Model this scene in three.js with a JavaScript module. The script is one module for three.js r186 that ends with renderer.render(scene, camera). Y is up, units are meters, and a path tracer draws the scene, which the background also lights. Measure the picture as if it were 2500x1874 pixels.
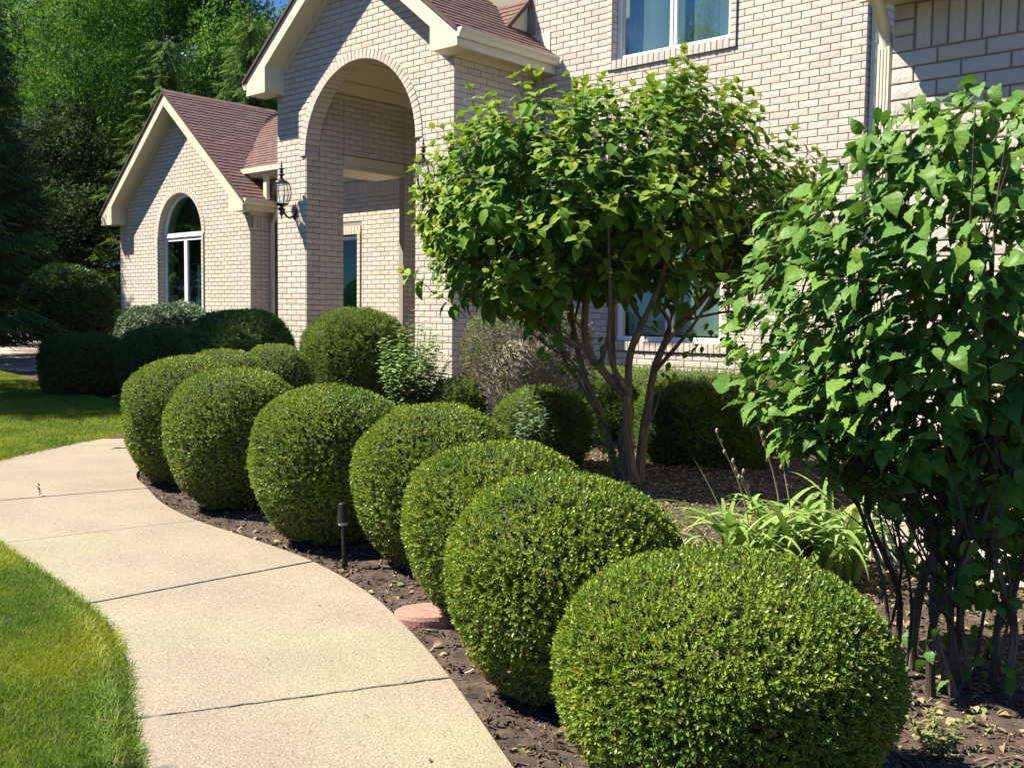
import * as THREE from 'three';
import { mergeGeometries } from 'three/addons/utils/BufferGeometryUtils.js';
import { ImprovedNoise } from 'three/addons/math/ImprovedNoise.js';

// ---------------------------------------------------------------- camera, sky, sun, exposure
const scene = new THREE.Scene();
const camera = new THREE.PerspectiveCamera(41.86, 1024 / 767, 0.1, 400);
camera.position.set(0, 1.66, 0);
camera.up.set(-0.05418, 0.99766, -0.04162);
camera.lookAt(-0.67015, 1.66 - 0.06723, -0.73917);
camera.updateMatrixWorld(true);
camera.updateProjectionMatrix();

const renderer = new THREE.WebGLRenderer({ antialias: true });
renderer.setSize(1024, 767);
renderer.toneMapping = THREE.LinearToneMapping;
renderer.toneMappingExposure = 3.05;
renderer.shadowMap.enabled = true;

const SUN = new THREE.Vector3(-0.45, 0.80, 0.41).normalize();
const sun = new THREE.DirectionalLight(new THREE.Color().setRGB(1, 0.94, 0.83), 4.3);
sun.position.copy(SUN).multiplyScalar(60).add(new THREE.Vector3(-10, 0, -8));
sun.target.position.set(-10, 0, -8);
sun.castShadow = true;
Object.assign(sun.shadow.camera, { left: -40, right: 40, top: 40, bottom: -40, near: 1, far: 140 });
sun.shadow.mapSize.set(4096, 4096);
scene.add(sun, sun.target);

const noise = new ImprovedNoise();
const nz = (x, y, z = 0) => noise.noise(x + 31.7, y + 17.3, z + 5.1);
const fbm = (x, y, z = 0, o = 4) => { let s = 0, a = 0.5; for (let i = 0; i < o; i++) { s += a * nz(x, y, z); x *= 2.03; y *= 2.03; z *= 2.03; a *= 0.5; } return s; };
function RNG(seed) { let a = seed >>> 0; return () => { a = (a + 0x6d2b79f5) | 0; let t = Math.imul(a ^ (a >>> 15), 1 | a); t = (t + Math.imul(t ^ (t >>> 7), 61 | t)) ^ t; return ((t ^ (t >>> 14)) >>> 0) / 4294967296; }; }
const lerp = (a, b, t) => a + (b - a) * t, clamp = (v, a = 0, b = 1) => Math.min(b, Math.max(a, v));
const smooth = (a, b, v) => { const t = clamp((v - a) / (b - a)); return t * t * (3 - 2 * t); };

{ // the sky: clear deep blue with fair-weather clouds
  const w = 1024, h = 512, d = new Float32Array(w * h * 4);
  for (let j = 0; j < h; j++) for (let i = 0; i < w; i++) {
    const el = ((j + 0.5) / h - 0.5) * Math.PI, az = ((i + 0.5) / w - 0.5) * 2 * Math.PI;
    const x = Math.cos(el) * Math.cos(az), y = Math.sin(el), z = Math.cos(el) * Math.sin(az);
    let c;
    if (y < 0) c = [0.05, 0.055, 0.04];
    else {
      const t = Math.pow(1 - y, 4.5);
      c = [lerp(0.016, 0.11, t), lerp(0.068, 0.205, t), lerp(0.225, 0.39, t)];
      const k = 1 / (y + 0.18), n = fbm(x * k * 1.5 + 3, z * k * 1.5 + 1.4, 2, 5) + 0.15 * fbm(x * k * 9, z * k * 9, 4, 3);
      const cl = smooth(0.2, 0.42, n) * smooth(0.0, 0.08, y);
      c = c.map((v, q) => lerp(v, [0.62, 0.62, 0.63][q], cl * 0.9));
    }
    const o = (j * w + i) * 4; d[o] = c[0]; d[o + 1] = c[1]; d[o + 2] = c[2]; d[o + 3] = 1;
  }
  const t = new THREE.DataTexture(d, w, h, THREE.RGBAFormat, THREE.FloatType);
  t.mapping = THREE.EquirectangularReflectionMapping; t.magFilter = t.minFilter = THREE.LinearFilter; t.needsUpdate = true;
  scene.background = t; scene.environment = t;
}

// ---------------------------------------------------------------- naming
const used = new Map();
function numbered(name) { const k = used.get(name) || 0; used.set(name, k + 1); return k ? `${name}_${String(k).padStart(3, '0')}` : name; }
function tag(o, label, category, group, kind) { if (label) o.userData.label = label; if (category) o.userData.category = category; if (group) o.userData.group = group; if (kind) o.userData.kind = kind; return o; }
function thing(name, pos, label, category, group) { const g = new THREE.Group(); g.name = numbered(name); g.position.set(...pos); scene.add(g); return tag(g, label, category, group); }
function shade(m) { m.castShadow = true; m.receiveShadow = true; return m; }
function part(name, geo, mat, parent) { const m = shade(new THREE.Mesh(geo, mat)); m.name = name; parent.add(m); return m; }
// a part whose geometry is given in world axes, under a thing that stands at its own base
function wpart(name, geo, mat, root) { const m = part(name, geo, mat, root); m.position.copy(root.position).negate(); return m; }
function structure(name, geo, mat, label) { const m = shade(new THREE.Mesh(geo, mat)); m.name = numbered(name); scene.add(m); return tag(m, label, null, null, 'structure'); }
function copies(name, geo, mat, list, parent, kind = 'stuff') { // list of {m: Matrix4, c: [r,g,b]}
  const im = shade(new THREE.InstancedMesh(geo, mat, list.length)), c = new THREE.Color();
  list.forEach((e, i) => { im.setMatrixAt(i, e.m); if (e.c) im.setColorAt(i, c.setRGB(...e.c)); });
  im.name = name; parent.add(im); if (kind) im.userData.kind = kind; return im;
}

// ---------------------------------------------------------------- textures and materials
function tex(w, h, f, srgb = true, rx = 1, ry = 1) {
  const d = new Uint8Array(w * h * 4);
  for (let j = 0; j < h; j++) for (let i = 0; i < w; i++) { const c = f(i / w, j / h, i, j), o = (j * w + i) * 4; for (let k = 0; k < 3; k++) { let v = c.length ? c[k] : c; if (srgb) v = v <= 0.0031308 ? v * 12.92 : 1.055 * Math.pow(v, 1 / 2.4) - 0.055; d[o + k] = clamp(v) * 255; } d[o + 3] = 255; }
  const t = new THREE.DataTexture(d, w, h); t.wrapS = t.wrapT = THREE.RepeatWrapping; t.magFilter = THREE.LinearFilter; t.minFilter = THREE.LinearMipmapLinearFilter; t.generateMipmaps = true;
  if (srgb) t.colorSpace = THREE.SRGBColorSpace; t.repeat.set(rx, ry); t.needsUpdate = true; return t;
}
const wrapN = (f) => (u, v) => { const a = f(u, v), b = f(u - 1, v), c = f(u, v - 1), e = f(u - 1, v - 1), su = smooth(0.8, 1, u), sv = smooth(0.8, 1, v); return lerp(lerp(a, b, su), lerp(c, e, su), sv); };
const std = (o) => new THREE.MeshStandardMaterial(o), phys = (o) => new THREE.MeshPhysicalMaterial(o);
const rgb = (r, g, b) => new THREE.Color().setRGB(r, g, b);
const rt = RNG(7);
const speck = (n, w, h) => { const a = new Float32Array(w * h); for (let k = 0; k < n; k++) { const x = rt() * w, y = rt() * h, r = 0.6 + rt() * 1.8, s = rt() < 0.6 ? -1 : 1, e = 0.4 + rt() * 1.6; for (let j = -4; j <= 4; j++) for (let i = -6; i <= 6; i++) { const q = Math.hypot(i / e, j) / r; if (q < 1) a[((Math.floor(y + j) + h) % h) * w + ((Math.floor(x + i) + w) % w)] += s * (1 - q); } } return a; };

// brick face: cream fired clay, chipped and pitted (uv in metres, one tile = 0.6 m)
const bk = speck(2600, 512, 512);
const brickN = wrapN((u, v) => fbm(u * 22, v * 22, 1, 4));
const brickMap = tex(512, 512, (u, v, i, j) => { const n = brickN(u, v), k = clamp(bk[j * 512 + i], -1, 1), g = 0.92 + 0.14 * n + 0.13 * Math.min(k, 0) + 0.04 * Math.max(k, 0), w = 0.5 + 0.8 * fbm(u * 5, v * 5, 8, 2); return [0.61 * g, lerp(0.54, 0.555, w) * g, lerp(0.44, 0.48, w) * g]; }, true, 1 / 0.6, 1 / 0.6);
const brickBump = tex(512, 512, (u, v, i, j) => 0.55 + 0.45 * brickN(u, v) + 0.3 * clamp(bk[j * 512 + i], -1, 1), false, 1 / 0.6, 1 / 0.6);
const brickTints = [[1, 1, 1], [0.89, 0.875, 0.85], [1.05, 1.0, 0.95], [0.95, 0.925, 0.92], [1.02, 1.015, 0.985], [0.97, 0.98, 0.96], [1.0, 0.96, 0.91]];
const M = {};
M.bricks = brickTints.map((t) => std({ color: rgb(...t), map: brickMap, bumpMap: brickBump, bumpScale: 0.004, roughness: 0.92 }));
M.brick = M.bricks[0];
M.mortar = std({ color: rgb(0.29, 0.25, 0.2), roughness: 1, bumpMap: brickBump, bumpScale: 0.003 });
const woodN = wrapN((u, v) => fbm(u * 60, v * 3, 2, 4));
const trimMap = tex(256, 256, (u, v) => { const n = woodN(u, v), g = 0.95 + 0.12 * n; return [0.66 * g, 0.60 * g, 0.43 * g]; });
M.trim = std({ map: trimMap, bumpMap: tex(256, 256, (u, v) => 0.5 + 0.5 * woodN(u, v), false), bumpScale: 0.0015, roughness: 0.6 });
M.white = std({ color: rgb(0.80, 0.80, 0.78), roughness: 0.4 });
M.gutter = std({ color: rgb(0.68, 0.63, 0.47), roughness: 0.38 });
const grain = speck(9000, 512, 512);
const shingleMap = tex(512, 512, (u, v, i, j) => { const g = 0.86 + 0.5 * fbm(u * 5, v * 5, 3, 3) + 0.32 * clamp(grain[j * 512 + i], -1, 1); return [0.165 * g, 0.092 * g, 0.072 * g]; }, true, 1, 1);
M.shingles = [[1, 1, 1], [0.86, 0.87, 0.9], [1.12, 1.08, 1.04], [0.95, 0.9, 0.88]].map((t) => std({ color: rgb(...t), map: shingleMap, roughness: 0.95, bumpMap: tex(128, 128, () => rt(), false, 4, 4), bumpScale: 0.002 }));
M.edge = std({ color: rgb(0.075, 0.04, 0.032), roughness: 0.7 });
M.dark = std({ color: rgb(0.012, 0.014, 0.013), roughness: 1 });
M.room = std({ color: rgb(0.05, 0.06, 0.055), roughness: 1 });
M.blind = std({ color: rgb(0.30, 0.36, 0.33), roughness: 0.8 });
M.glass = phys({ color: rgb(0.80, 0.90, 0.88), transmission: 1, thickness: 0, roughness: 0.01, ior: 2.1, metalness: 0 });
M.darkglass = phys({ color: rgb(0.5, 0.72, 0.62), transmission: 1, thickness: 0, roughness: 0.01, ior: 1.4 });
M.midglass = phys({ color: rgb(0.84, 0.92, 0.88), transmission: 1, thickness: 0, roughness: 0.01, ior: 1.48 });
M.clear = phys({ color: rgb(0.96, 0.98, 0.97), transmission: 1, thickness: 0, roughness: 0.02, ior: 1.5 });
M.black = std({ color: rgb(0.018, 0.017, 0.016), roughness: 0.42, metalness: 0.3 });
const aggN = speck(52000, 1024, 1024);
const aggC = (() => { const a = new Float32Array(1024 * 1024); for (let k = 0; k < 26000; k++) { const x = rt() * 1024, y = rt() * 1024, r = 1.6 + rt() * 2.6, s = rt() < 0.5 ? -1 : 1, e = 0.7 + rt() * 0.7; for (let j = -5; j <= 5; j++) for (let i = -6; i <= 6; i++) { const q = Math.hypot(i / e, j) / r; if (q < 1) a[((Math.floor(y + j) + 1024) % 1024) * 1024 + ((Math.floor(x + i) + 1024) % 1024)] += s * Math.min(1, 1.6 * (1 - q)); } } return a; })();
const concN = wrapN((u, v) => fbm(u * 6, v * 6, 6, 5)), stainN = wrapN((u, v) => fbm(u * 2.2, v * 2.2, 3, 3));
const spots = []; for (let k = 0; k < 26; k++) spots.push([rt(), rt(), 0.0012 + 0.0035 * rt() * rt()]);
const conc2 = (j, i) => { const q = (j % 1024) * 1024 + (i % 1024); return [clamp(aggN[q], -1.2, 1.2), clamp(aggC[q], -1.2, 1.2)]; };
const concMap = tex(2048, 2048, (u, v, i, j) => {
  const [k, c] = conc2(j, i), s = stainN(u, v); let g = 0.98 + 0.2 * concN(u, v) + 0.2 * k + 0.21 * c + 0.16 * s;
  for (const [a, b, r] of spots) { const q = Math.hypot(u - a, v - b) / r; if (q < 1) g *= 0.45 + 0.5 * q; }
  const gr = smooth(0.05, 0.3, s);
  return [(0.262 - 0.012 * gr) * g, (0.214 + 0.006 * gr) * g, (0.146 - 0.012 * gr + 0.012 * c) * g];
}, true, 1 / 3.2, 1 / 3.2);
M.concrete = std({ map: concMap, roughness: 0.93, bumpMap: tex(1024, 1024, (u, v, i, j) => { const [k, c] = conc2(j, i); return 0.5 + 0.2 * k + 0.25 * c; }, false, 1 / 1.6, 1 / 1.6), bumpScale: 0.004 });
const soilN = wrapN((u, v) => fbm(u * 9, v * 9, 3, 6));
const soilMap = tex(512, 512, (u, v) => { const n = soilN(u, v), g = clamp(0.75 + 1.3 * n, 0.2, 1.7); return [0.075 * g, 0.051 * g, 0.033 * g]; }, true, 1 / 1.1, 1 / 1.1);
M.soil = std({ map: soilMap, roughness: 1, bumpMap: tex(512, 512, (u, v) => 0.5 + 0.9 * soilN(u, v), false, 1 / 1.1, 1 / 1.1), bumpScale: 0.03 });
M.turf = std({ color: rgb(0.035, 0.05, 0.012), map: tex(256, 256, (u, v) => { const g = clamp(0.8 + 1.1 * soilN(u, v)); return [g, g, g]; }, false), roughness: 1 });
const barkN = wrapN((u, v) => fbm(u * 26, v * 4, 9, 5));
const barkMap = tex(256, 256, (u, v) => { const n = barkN(u, v), g = clamp(0.85 + 1.5 * n, 0.25, 1.6); return [0.185 * g, 0.138 * g, 0.088 * g]; });
const barkBump = tex(256, 256, (u, v) => 0.5 + barkN(u, v), false);
M.bark = std({ map: barkMap, bumpMap: barkBump, bumpScale: 0.012, roughness: 0.95 });
M.darkbark = std({ color: rgb(0.5, 0.48, 0.45), map: barkMap, bumpMap: barkBump, bumpScale: 0.02, roughness: 1 });
M.graytwig = std({ color: rgb(0.22, 0.185, 0.14), roughness: 1 });
M.stem = std({ color: rgb(0.09, 0.075, 0.035), roughness: 0.8 });
M.inner = std({ color: rgb(0.035, 0.045, 0.012), roughness: 1 });
// leaf surfaces
const veins = (pairs, slope) => (u, v) => { const x = Math.abs(u - 0.5) * 2, mid = Math.exp(-Math.pow(x / 0.05, 2)), s = (v - x * slope) * pairs, q = Math.abs(s - Math.round(s)), side = Math.exp(-Math.pow(q / 0.1, 2)) * (1 - x * 0.4) * (v > 0.03 ? 1 : 0); return Math.max(mid, side * 0.75); };
const leafTex = (vf, lo, hi) => tex(128, 128, (u, v) => { const k = vf(u, v), n = 1 + 0.25 * fbm(u * 6, v * 6, 2, 3); return lo.map((a, i) => lerp(a, hi[i], k) * n); }, false);
const hv = veins(7, 0.32), lv = veins(4, 0.45);
const leafMat = (o) => phys({ side: THREE.DoubleSide, thickness: 0, transmission: 0.3, specularIntensity: 0.35, clearcoat: 0.28, ...o, roughness: 0.96, clearcoatRoughness: o.roughness });
M.hydLeaf = leafMat({ clearcoat: 0.16, map: leafTex(hv, [0.86, 0.9, 0.8], [1.0, 1.0, 1.0]), bumpMap: tex(128, 128, (u, v) => 0.7 - 0.6 * hv(u, v), false), bumpScale: 0.003, roughness: 0.5, transmission: 0.4 });
M.lilLeaf = leafMat({ map: leafTex(lv, [0.80, 0.86, 0.80], [1.1, 1.12, 1.0]), bumpMap: tex(128, 128, (u, v) => 0.6 - 0.4 * lv(u, v), false), bumpScale: 0.0015, roughness: 0.42, transmission: 0.33 });
M.boxLeaf = leafMat({ roughness: 0.33, clearcoat: 0.45, transmission: 0.28 });
M.yewLeaf = leafMat({ roughness: 0.5, transmission: 0.15 });
M.treeLeaf = leafMat({ roughness: 0.5, transmission: 0.4, clearcoat: 0.15 });
M.needle = leafMat({ roughness: 0.6, transmission: 0.15, clearcoat: 0 });
M.blade = leafMat({ roughness: 0.45, transmission: 0.35 });
M.grass = leafMat({ roughness: 0.55, transmission: 0.4 });
M.chip = std({ roughness: 1, color: rgb(1, 1, 1) });

// ---------------------------------------------------------------- geometry helpers
const V = (x, y, z) => new THREE.Vector3(x, y, z);
function uvBox(g) { // uv in metres from the dominant normal
  if (g.index) g = g.toNonIndexed();
  g.computeVertexNormals();
  const p = g.attributes.position, n = g.attributes.normal, uv = new Float32Array(p.count * 2);
  for (let i = 0; i < p.count; i++) {
    const ax = Math.abs(n.getX(i)), ay = Math.abs(n.getY(i)), az = Math.abs(n.getZ(i));
    let u, v;
    if (ay >= ax && ay >= az) { u = p.getX(i); v = p.getZ(i); } else if (az >= ax) { u = p.getX(i); v = p.getY(i); } else { u = p.getZ(i); v = p.getY(i); }
    uv[2 * i] = u; uv[2 * i + 1] = v;
  }
  g.setAttribute('uv', new THREE.BufferAttribute(uv, 2)); return g;
}
function box(x0, x1, y0, y1, z0, z1) { const g = new THREE.BoxGeometry(x1 - x0, y1 - y0, z1 - z0); g.translate((x0 + x1) / 2, (y0 + y1) / 2, (z0 + z1) / 2); return uvBox(g); }
const merge = (a) => mergeGeometries(a.map((g) => { const q = g.index ? g.toNonIndexed() : g; for (const k of Object.keys(q.attributes)) if (!['position', 'normal', 'uv', 'color'].includes(k)) q.deleteAttribute(k); return q; }));
function poly(pts, holes = []) { const s = new THREE.Shape(pts.map((p) => new THREE.Vector2(...p))); for (const h of holes) s.holes.push(new THREE.Path(h.map((p) => new THREE.Vector2(...p)))); return s; }
// an outline in X and Y, from z back to z - t
function frontPrism(pts, holes, z, t) { const g = new THREE.ExtrudeGeometry(poly(pts, holes), { depth: t, bevelEnabled: false, curveSegments: 1 }); g.translate(0, 0, z - t); return uvBox(g); }
// an outline in Z and Y, from x back to x - t
function sidePrism(pts, holes, x, t) { const g = new THREE.ExtrudeGeometry(poly(pts, holes), { depth: t, bevelEnabled: false, curveSegments: 1 }); g.applyMatrix4(new THREE.Matrix4().set(0, 0, 1, x - t, 0, 1, 0, 0, 1, 0, 0, 0, 0, 0, 0, 1)); const f = g.index ? g.toNonIndexed() : g, a = f.attributes.position.array; for (let i = 0; i < a.length; i += 9) for (let k = 0; k < 3; k++) { const s = a[i + 3 + k]; a[i + 3 + k] = a[i + 6 + k]; a[i + 6 + k] = s; } return uvBox(f); }
function archPts(cx, y0, spring, r, n = 28) { const a = [[cx - r, y0]]; for (let i = 0; i <= n; i++) { const t = Math.PI - (Math.PI * i) / n; a.push([cx + r * Math.cos(t), spring + r * Math.sin(t)]); } a.push([cx + r, y0]); return a; }
function tube(pts, r0, r1, seg = 7, steps = 0, rough = 0) { // tapered limb through points
  const c = new THREE.CatmullRomCurve3(pts), n = steps || pts.length * 4, pos = [], uv = [], idx = [], len = c.getLength(), fr = c.computeFrenetFrames(n, false);
  for (let i = 0; i <= n; i++) {
    const t = i / n, p = c.getPointAt(t), r = lerp(r0, r1, Math.pow(t, 0.8)) * (t < 0.03 && rough ? 1.25 : 1);
    for (let k = 0; k <= seg; k++) { const a = (k / seg) * Math.PI * 2, q = r * (1 + rough * nz(Math.cos(a) * 1.5 + p.x * 3, Math.sin(a) * 1.5 + p.z * 3, p.y * 4)); const N = fr.normals[i], B = fr.binormals[i]; pos.push(p.x + q * (Math.cos(a) * N.x + Math.sin(a) * B.x), p.y + q * (Math.cos(a) * N.y + Math.sin(a) * B.y), p.z + q * (Math.cos(a) * N.z + Math.sin(a) * B.z)); uv.push(k / seg, t * len * 1.5); }
  }
  for (let i = 0; i < n; i++) for (let k = 0; k < seg; k++) { const a = i * (seg + 1) + k, b = a + seg + 1; idx.push(a, a + 1, b, b, a + 1, b + 1); }
  const g = new THREE.BufferGeometry(); g.setAttribute('position', new THREE.Float32BufferAttribute(pos, 3)); g.setAttribute('uv', new THREE.Float32BufferAttribute(uv, 2)); g.setIndex(idx); g.computeVertexNormals(); return g;
}
const WID = { oval: (t) => Math.pow(Math.sin(Math.PI * Math.pow(t, 0.8)), 0.9), heart: (t) => { const T = [[0, 0.5], [0.06, 0.78], [0.15, 0.96], [0.26, 1], [0.4, 0.92], [0.55, 0.72], [0.7, 0.46], [0.82, 0.25], [0.92, 0.1], [1, 0]]; for (let i = 1; i < T.length; i++) if (t <= T[i][0] + 1e-9) return lerp(T[i - 1][1], T[i][1], (t - T[i - 1][0]) / (T[i][0] - T[i - 1][0])); return 0; }, lance: (t) => Math.pow(Math.sin(Math.PI * Math.pow(t, 0.72)), 1.1), needle: (t) => (t > 0.9 ? (1 - t) * 10 : 1) };
// a leaf along +Y, upper side towards +Z; folded along its midrib and curled at the tip
function leaf(L, W, shape = 'oval', fold = 0.25, curl = 0.3, seg = 4) {
  const pos = [], uv = [], idx = [], w = WID[shape]; let y = 0, z = 0;
  for (let i = 0; i <= seg; i++) {
    const t = i / seg, a = -curl * t * 1.6 + curl * 0.25;
    if (i) { y += (L / seg) * Math.cos(a); z += (L / seg) * Math.sin(a); }
    const hw = Math.max(W / 2 * w(t), i === 0 && shape !== 'heart' ? W * 0.04 : 0), back = shape === 'heart' && i === 0 ? -0.07 * L : 0;
    const rip = (i % 2 ? 1 : -1) * 0.03 * W;
    pos.push(-hw, y + back, z + fold * hw + rip, 0, y, z, hw, y + back, z + fold * hw - rip); uv.push(0.5 - hw / W, t, 0.5, t, 0.5 + hw / W, t);
  }
  for (let i = 0; i < seg; i++) { const a = i * 3; idx.push(a, a + 1, a + 3, a + 1, a + 4, a + 3, a + 1, a + 2, a + 4, a + 2, a + 5, a + 4); }
  const g = new THREE.BufferGeometry(); g.setAttribute('position', new THREE.Float32BufferAttribute(pos, 3)); g.setAttribute('uv', new THREE.Float32BufferAttribute(uv, 2)); g.setIndex(idx); g.computeVertexNormals(); return g;
}
// matrix that puts +Y along dir with +Z near up
const _y = V(0, 0, 0), _z = V(0, 0, 0), _x = V(0, 0, 0);
function orient(pos, dir, up, s = 1) { _y.copy(dir).normalize(); _x.crossVectors(_y, up); if (_x.lengthSq() < 1e-6) _x.set(1, 0, 0); _x.normalize(); _z.crossVectors(_x, _y); return new THREE.Matrix4().makeBasis(_x.clone().multiplyScalar(s), _y.clone().multiplyScalar(s), _z.clone().multiplyScalar(s)).setPosition(pos); }
const rdir = (r) => { const z = r() * 2 - 1, a = r() * Math.PI * 2, q = Math.sqrt(1 - z * z); return V(q * Math.cos(a), z, q * Math.sin(a)); };

// ---------------------------------------------------------------- which pieces show largest: a coarse depth picture
const GW = 640, GH = 480, zbuf = new Float32Array(GW * GH).fill(1e9), ibuf = new Int32Array(GW * GH).fill(-1), pieces = [];
const _p = V(0, 0, 0), vp = new THREE.Matrix4().multiplyMatrices(camera.projectionMatrix, camera.matrixWorld.clone().invert());
function toScreen(v) { _p.copy(v); const d = -_p.clone().applyMatrix4(camera.matrixWorldInverse).z; _p.applyMatrix4(vp); return [(_p.x * 0.5 + 0.5) * GW, (0.5 - _p.y * 0.5) * GH, d]; }
camera.matrixWorldInverse.copy(camera.matrixWorld).invert();
function splat(quad, item) { // quad: four world points
  const q = quad.map(toScreen); if (q.some((p) => p[2] < 0.2)) return;
  const id = item ? pieces.push(item) - 1 : -1; if (item) item.px = 0;
  const x0 = Math.max(0, Math.floor(Math.min(...q.map((p) => p[0])))), x1 = Math.min(GW - 1, Math.ceil(Math.max(...q.map((p) => p[0])))), y0 = Math.max(0, Math.floor(Math.min(...q.map((p) => p[1])))), y1 = Math.min(GH - 1, Math.ceil(Math.max(...q.map((p) => p[1])))), d = (q[0][2] + q[1][2] + q[2][2] + q[3][2]) / 4;
  for (let y = y0; y <= y1; y++) for (let x = x0; x <= x1; x++) {
    let s = 0; for (let k = 0; k < 4; k++) { const a = q[k], b = q[(k + 1) % 4]; s += Math.sign((b[0] - a[0]) * (y + 0.5 - a[1]) - (b[1] - a[1]) * (x + 0.5 - a[0])); }
    if (Math.abs(s) === 4 && d < zbuf[y * GW + x]) { zbuf[y * GW + x] = d; ibuf[y * GW + x] = id; }
  }
}
function splatDisc(c, r) { const s = toScreen(c); if (s[2] < 0.2) return; const R = (r / s[2]) * GH / (2 * Math.tan(THREE.MathUtils.degToRad(41.86) / 2)); for (let y = Math.max(0, Math.floor(s[1] - R)); y <= Math.min(GH - 1, s[1] + R); y++) for (let x = Math.max(0, Math.floor(s[0] - R)); x <= Math.min(GW - 1, s[0] + R); x++) if ((x - s[0]) ** 2 + (y - s[1]) ** 2 < R * R && s[2] < zbuf[y * GW + x]) { zbuf[y * GW + x] = s[2]; ibuf[y * GW + x] = -1; } }
function inView(p, m = 0.12) { const s = toScreen(p); return s[2] > 0.3 && s[0] > -m * GW && s[0] < (1 + m) * GW && s[1] > -m * GH && s[1] < (1 + m) * GH; }

// ================================================================ BUILDINGS
const BH = 0.1016, BL = 0.2925, JOINT = 0.0105;
const brickGeos = [], rb = RNG(11);
function brickGeo(seed, L = 1) { // L x BH brick, front near z = 0, back at -0.014; rough, chamfered face
  const r = RNG(seed), nx = 6, ny = 3, w = BL - JOINT, h = BH - JOINT, c = 0.004, pos = [], idx = [], at = (i, j) => j * (nx + 1) + i;
  for (let j = 0; j <= ny; j++) for (let i = 0; i <= nx; i++) {
    const rim = i === 0 || j === 0 || i === nx || j === ny;
    pos.push((i / nx - 0.5) * (w - 2 * c) + (rim ? 0 : (r() - 0.5) * 0.012), (j / ny - 0.5) * (h - 2 * c) + (rim ? (r() - 0.5) * 0.002 : (r() - 0.5) * 0.008), rim ? -0.0015 + (r() - 0.5) * 0.0014 : (r() - 0.4) * 0.0028);
  }
  for (let j = 0; j < ny; j++) for (let i = 0; i < nx; i++) { const a = at(i, j), b = at(i + 1, j), d = at(i, j + 1), e = at(i + 1, j + 1); if ((i + j) % 2) idx.push(a, b, d, b, e, d); else idx.push(a, b, e, a, e, d); }
  const loop = []; for (let i = 0; i < nx; i++) loop.push(at(i, 0)); for (let j = 0; j < ny; j++) loop.push(at(nx, j)); for (let i = nx; i > 0; i--) loop.push(at(i, ny)); for (let j = ny; j > 0; j--) loop.push(at(0, j));
  const b0 = pos.length / 3; for (const k of loop) { const x = pos[k * 3], y = pos[k * 3 + 1]; pos.push(x + Math.sign(x) * c * (Math.abs(x) > w / 2 - c - 1e-3 ? 1 : 0), y + Math.sign(y) * c * (Math.abs(y) > h / 2 - c - 3e-3 ? 1 : 0), -0.0065); }
  const b1 = pos.length / 3; for (let k = 0; k < loop.length; k++) pos.push(pos[(b0 + k) * 3], pos[(b0 + k) * 3 + 1], -0.02);
  for (let k = 0; k < loop.length; k++) { const n = (k + 1) % loop.length; idx.push(b0 + k, b0 + n, loop[k], b0 + n, loop[n], loop[k], b1 + k, b1 + n, b0 + k, b1 + n, b0 + n, b0 + k); }
  let g = new THREE.BufferGeometry(); g.setAttribute('position', new THREE.Float32BufferAttribute(pos, 3)); g.setIndex(idx);
  const ou = rb() * 3, ov = rb() * 3; g = uvBox(g); const uv = g.attributes.uv; for (let i = 0; i < uv.count; i++) uv.setXY(i, uv.getX(i) + ou, uv.getY(i) + ov);
  return g;
}
for (let k = 0; k < 8; k++) brickGeos.push(brickGeo(100 + k));
// every brick as { m: matrix, owner wall }; chosen into single meshes further down
const bricks = { house: [], garage: [] };
function putBrick(set, wall, c, u, v, n, L, H = BH - JOINT, proud = 0) { // centre, axes, length along u
  const sx = L / (BL - JOINT), sy = H / (BH - JOINT), f = rb() < 0.5 ? -1 : 1;
  const o = c.clone().addScaledVector(n, proud + (rb() - 0.5) * 0.0016);
  const m = new THREE.Matrix4().makeBasis(u.clone().multiplyScalar(sx * f), v.clone().multiplyScalar(sy * f), n.clone()).setPosition(o);
  const a = u.clone().multiplyScalar(L / 2), b = v.clone().multiplyScalar(H / 2), p = [c.clone().sub(a).sub(b), c.clone().add(a).sub(b), c.clone().add(a).add(b), c.clone().sub(a).add(b)];
  const toCam = V(0, 1.66, 0).sub(c); if (toCam.dot(n) < 0) return;
  const seen = p.some((q) => inView(q, 0.15)); if (!seen) return;
  const item = { kind: set, m, wall }; bricks[set].push(item); splat(p, item);
}
function subtract(list, a, b) { const o = []; for (const [p, q] of list) { if (b <= p || a >= q) o.push([p, q]); else { if (a > p) o.push([p, a]); if (b < q) o.push([b, q]); } } return o; }
// running bond over a wall: at(u, y) gives the world point, spans(y0, y1) the stretches of the course that are brick
function lay(set, wall, at, u, n, y0, y1, spans, phase = 0) {
  const up = V(0, 1, 0); let k = Math.round(y0 / BH);
  for (let y = y0; y < y1 - 0.03; y += BH, k++) {
    const h = Math.min(BH, y1 - y) - JOINT;
    for (const [a, b] of spans(y, y + BH)) {
      let x = a; const first = BL * Math.ceil((a - phase - (k % 2) * BL / 2) / BL) + phase + (k % 2) * BL / 2;
      const cuts = [a]; for (let q = first; q < b - 0.04; q += BL) if (q > a + 0.04) cuts.push(q); cuts.push(b);
      for (let i = 0; i + 1 < cuts.length; i++) { const L = cuts[i + 1] - cuts[i] - JOINT; if (L > 0.02) putBrick(set, wall, at((cuts[i] + cuts[i + 1]) / 2, y + BH / 2), u, up, n, L, h); }
    }
  }
}
const X1 = V(1, 0, 0), Y1 = V(0, 1, 0), Z1 = V(0, 0, 1), XZ = V(0, 0, -1);
function frontBricks(set, wall, z, y0, y1, spans, phase) { lay(set, wall, (u, y) => V(u, y, z), X1, Z1, y0, y1, spans, phase); }
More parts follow.
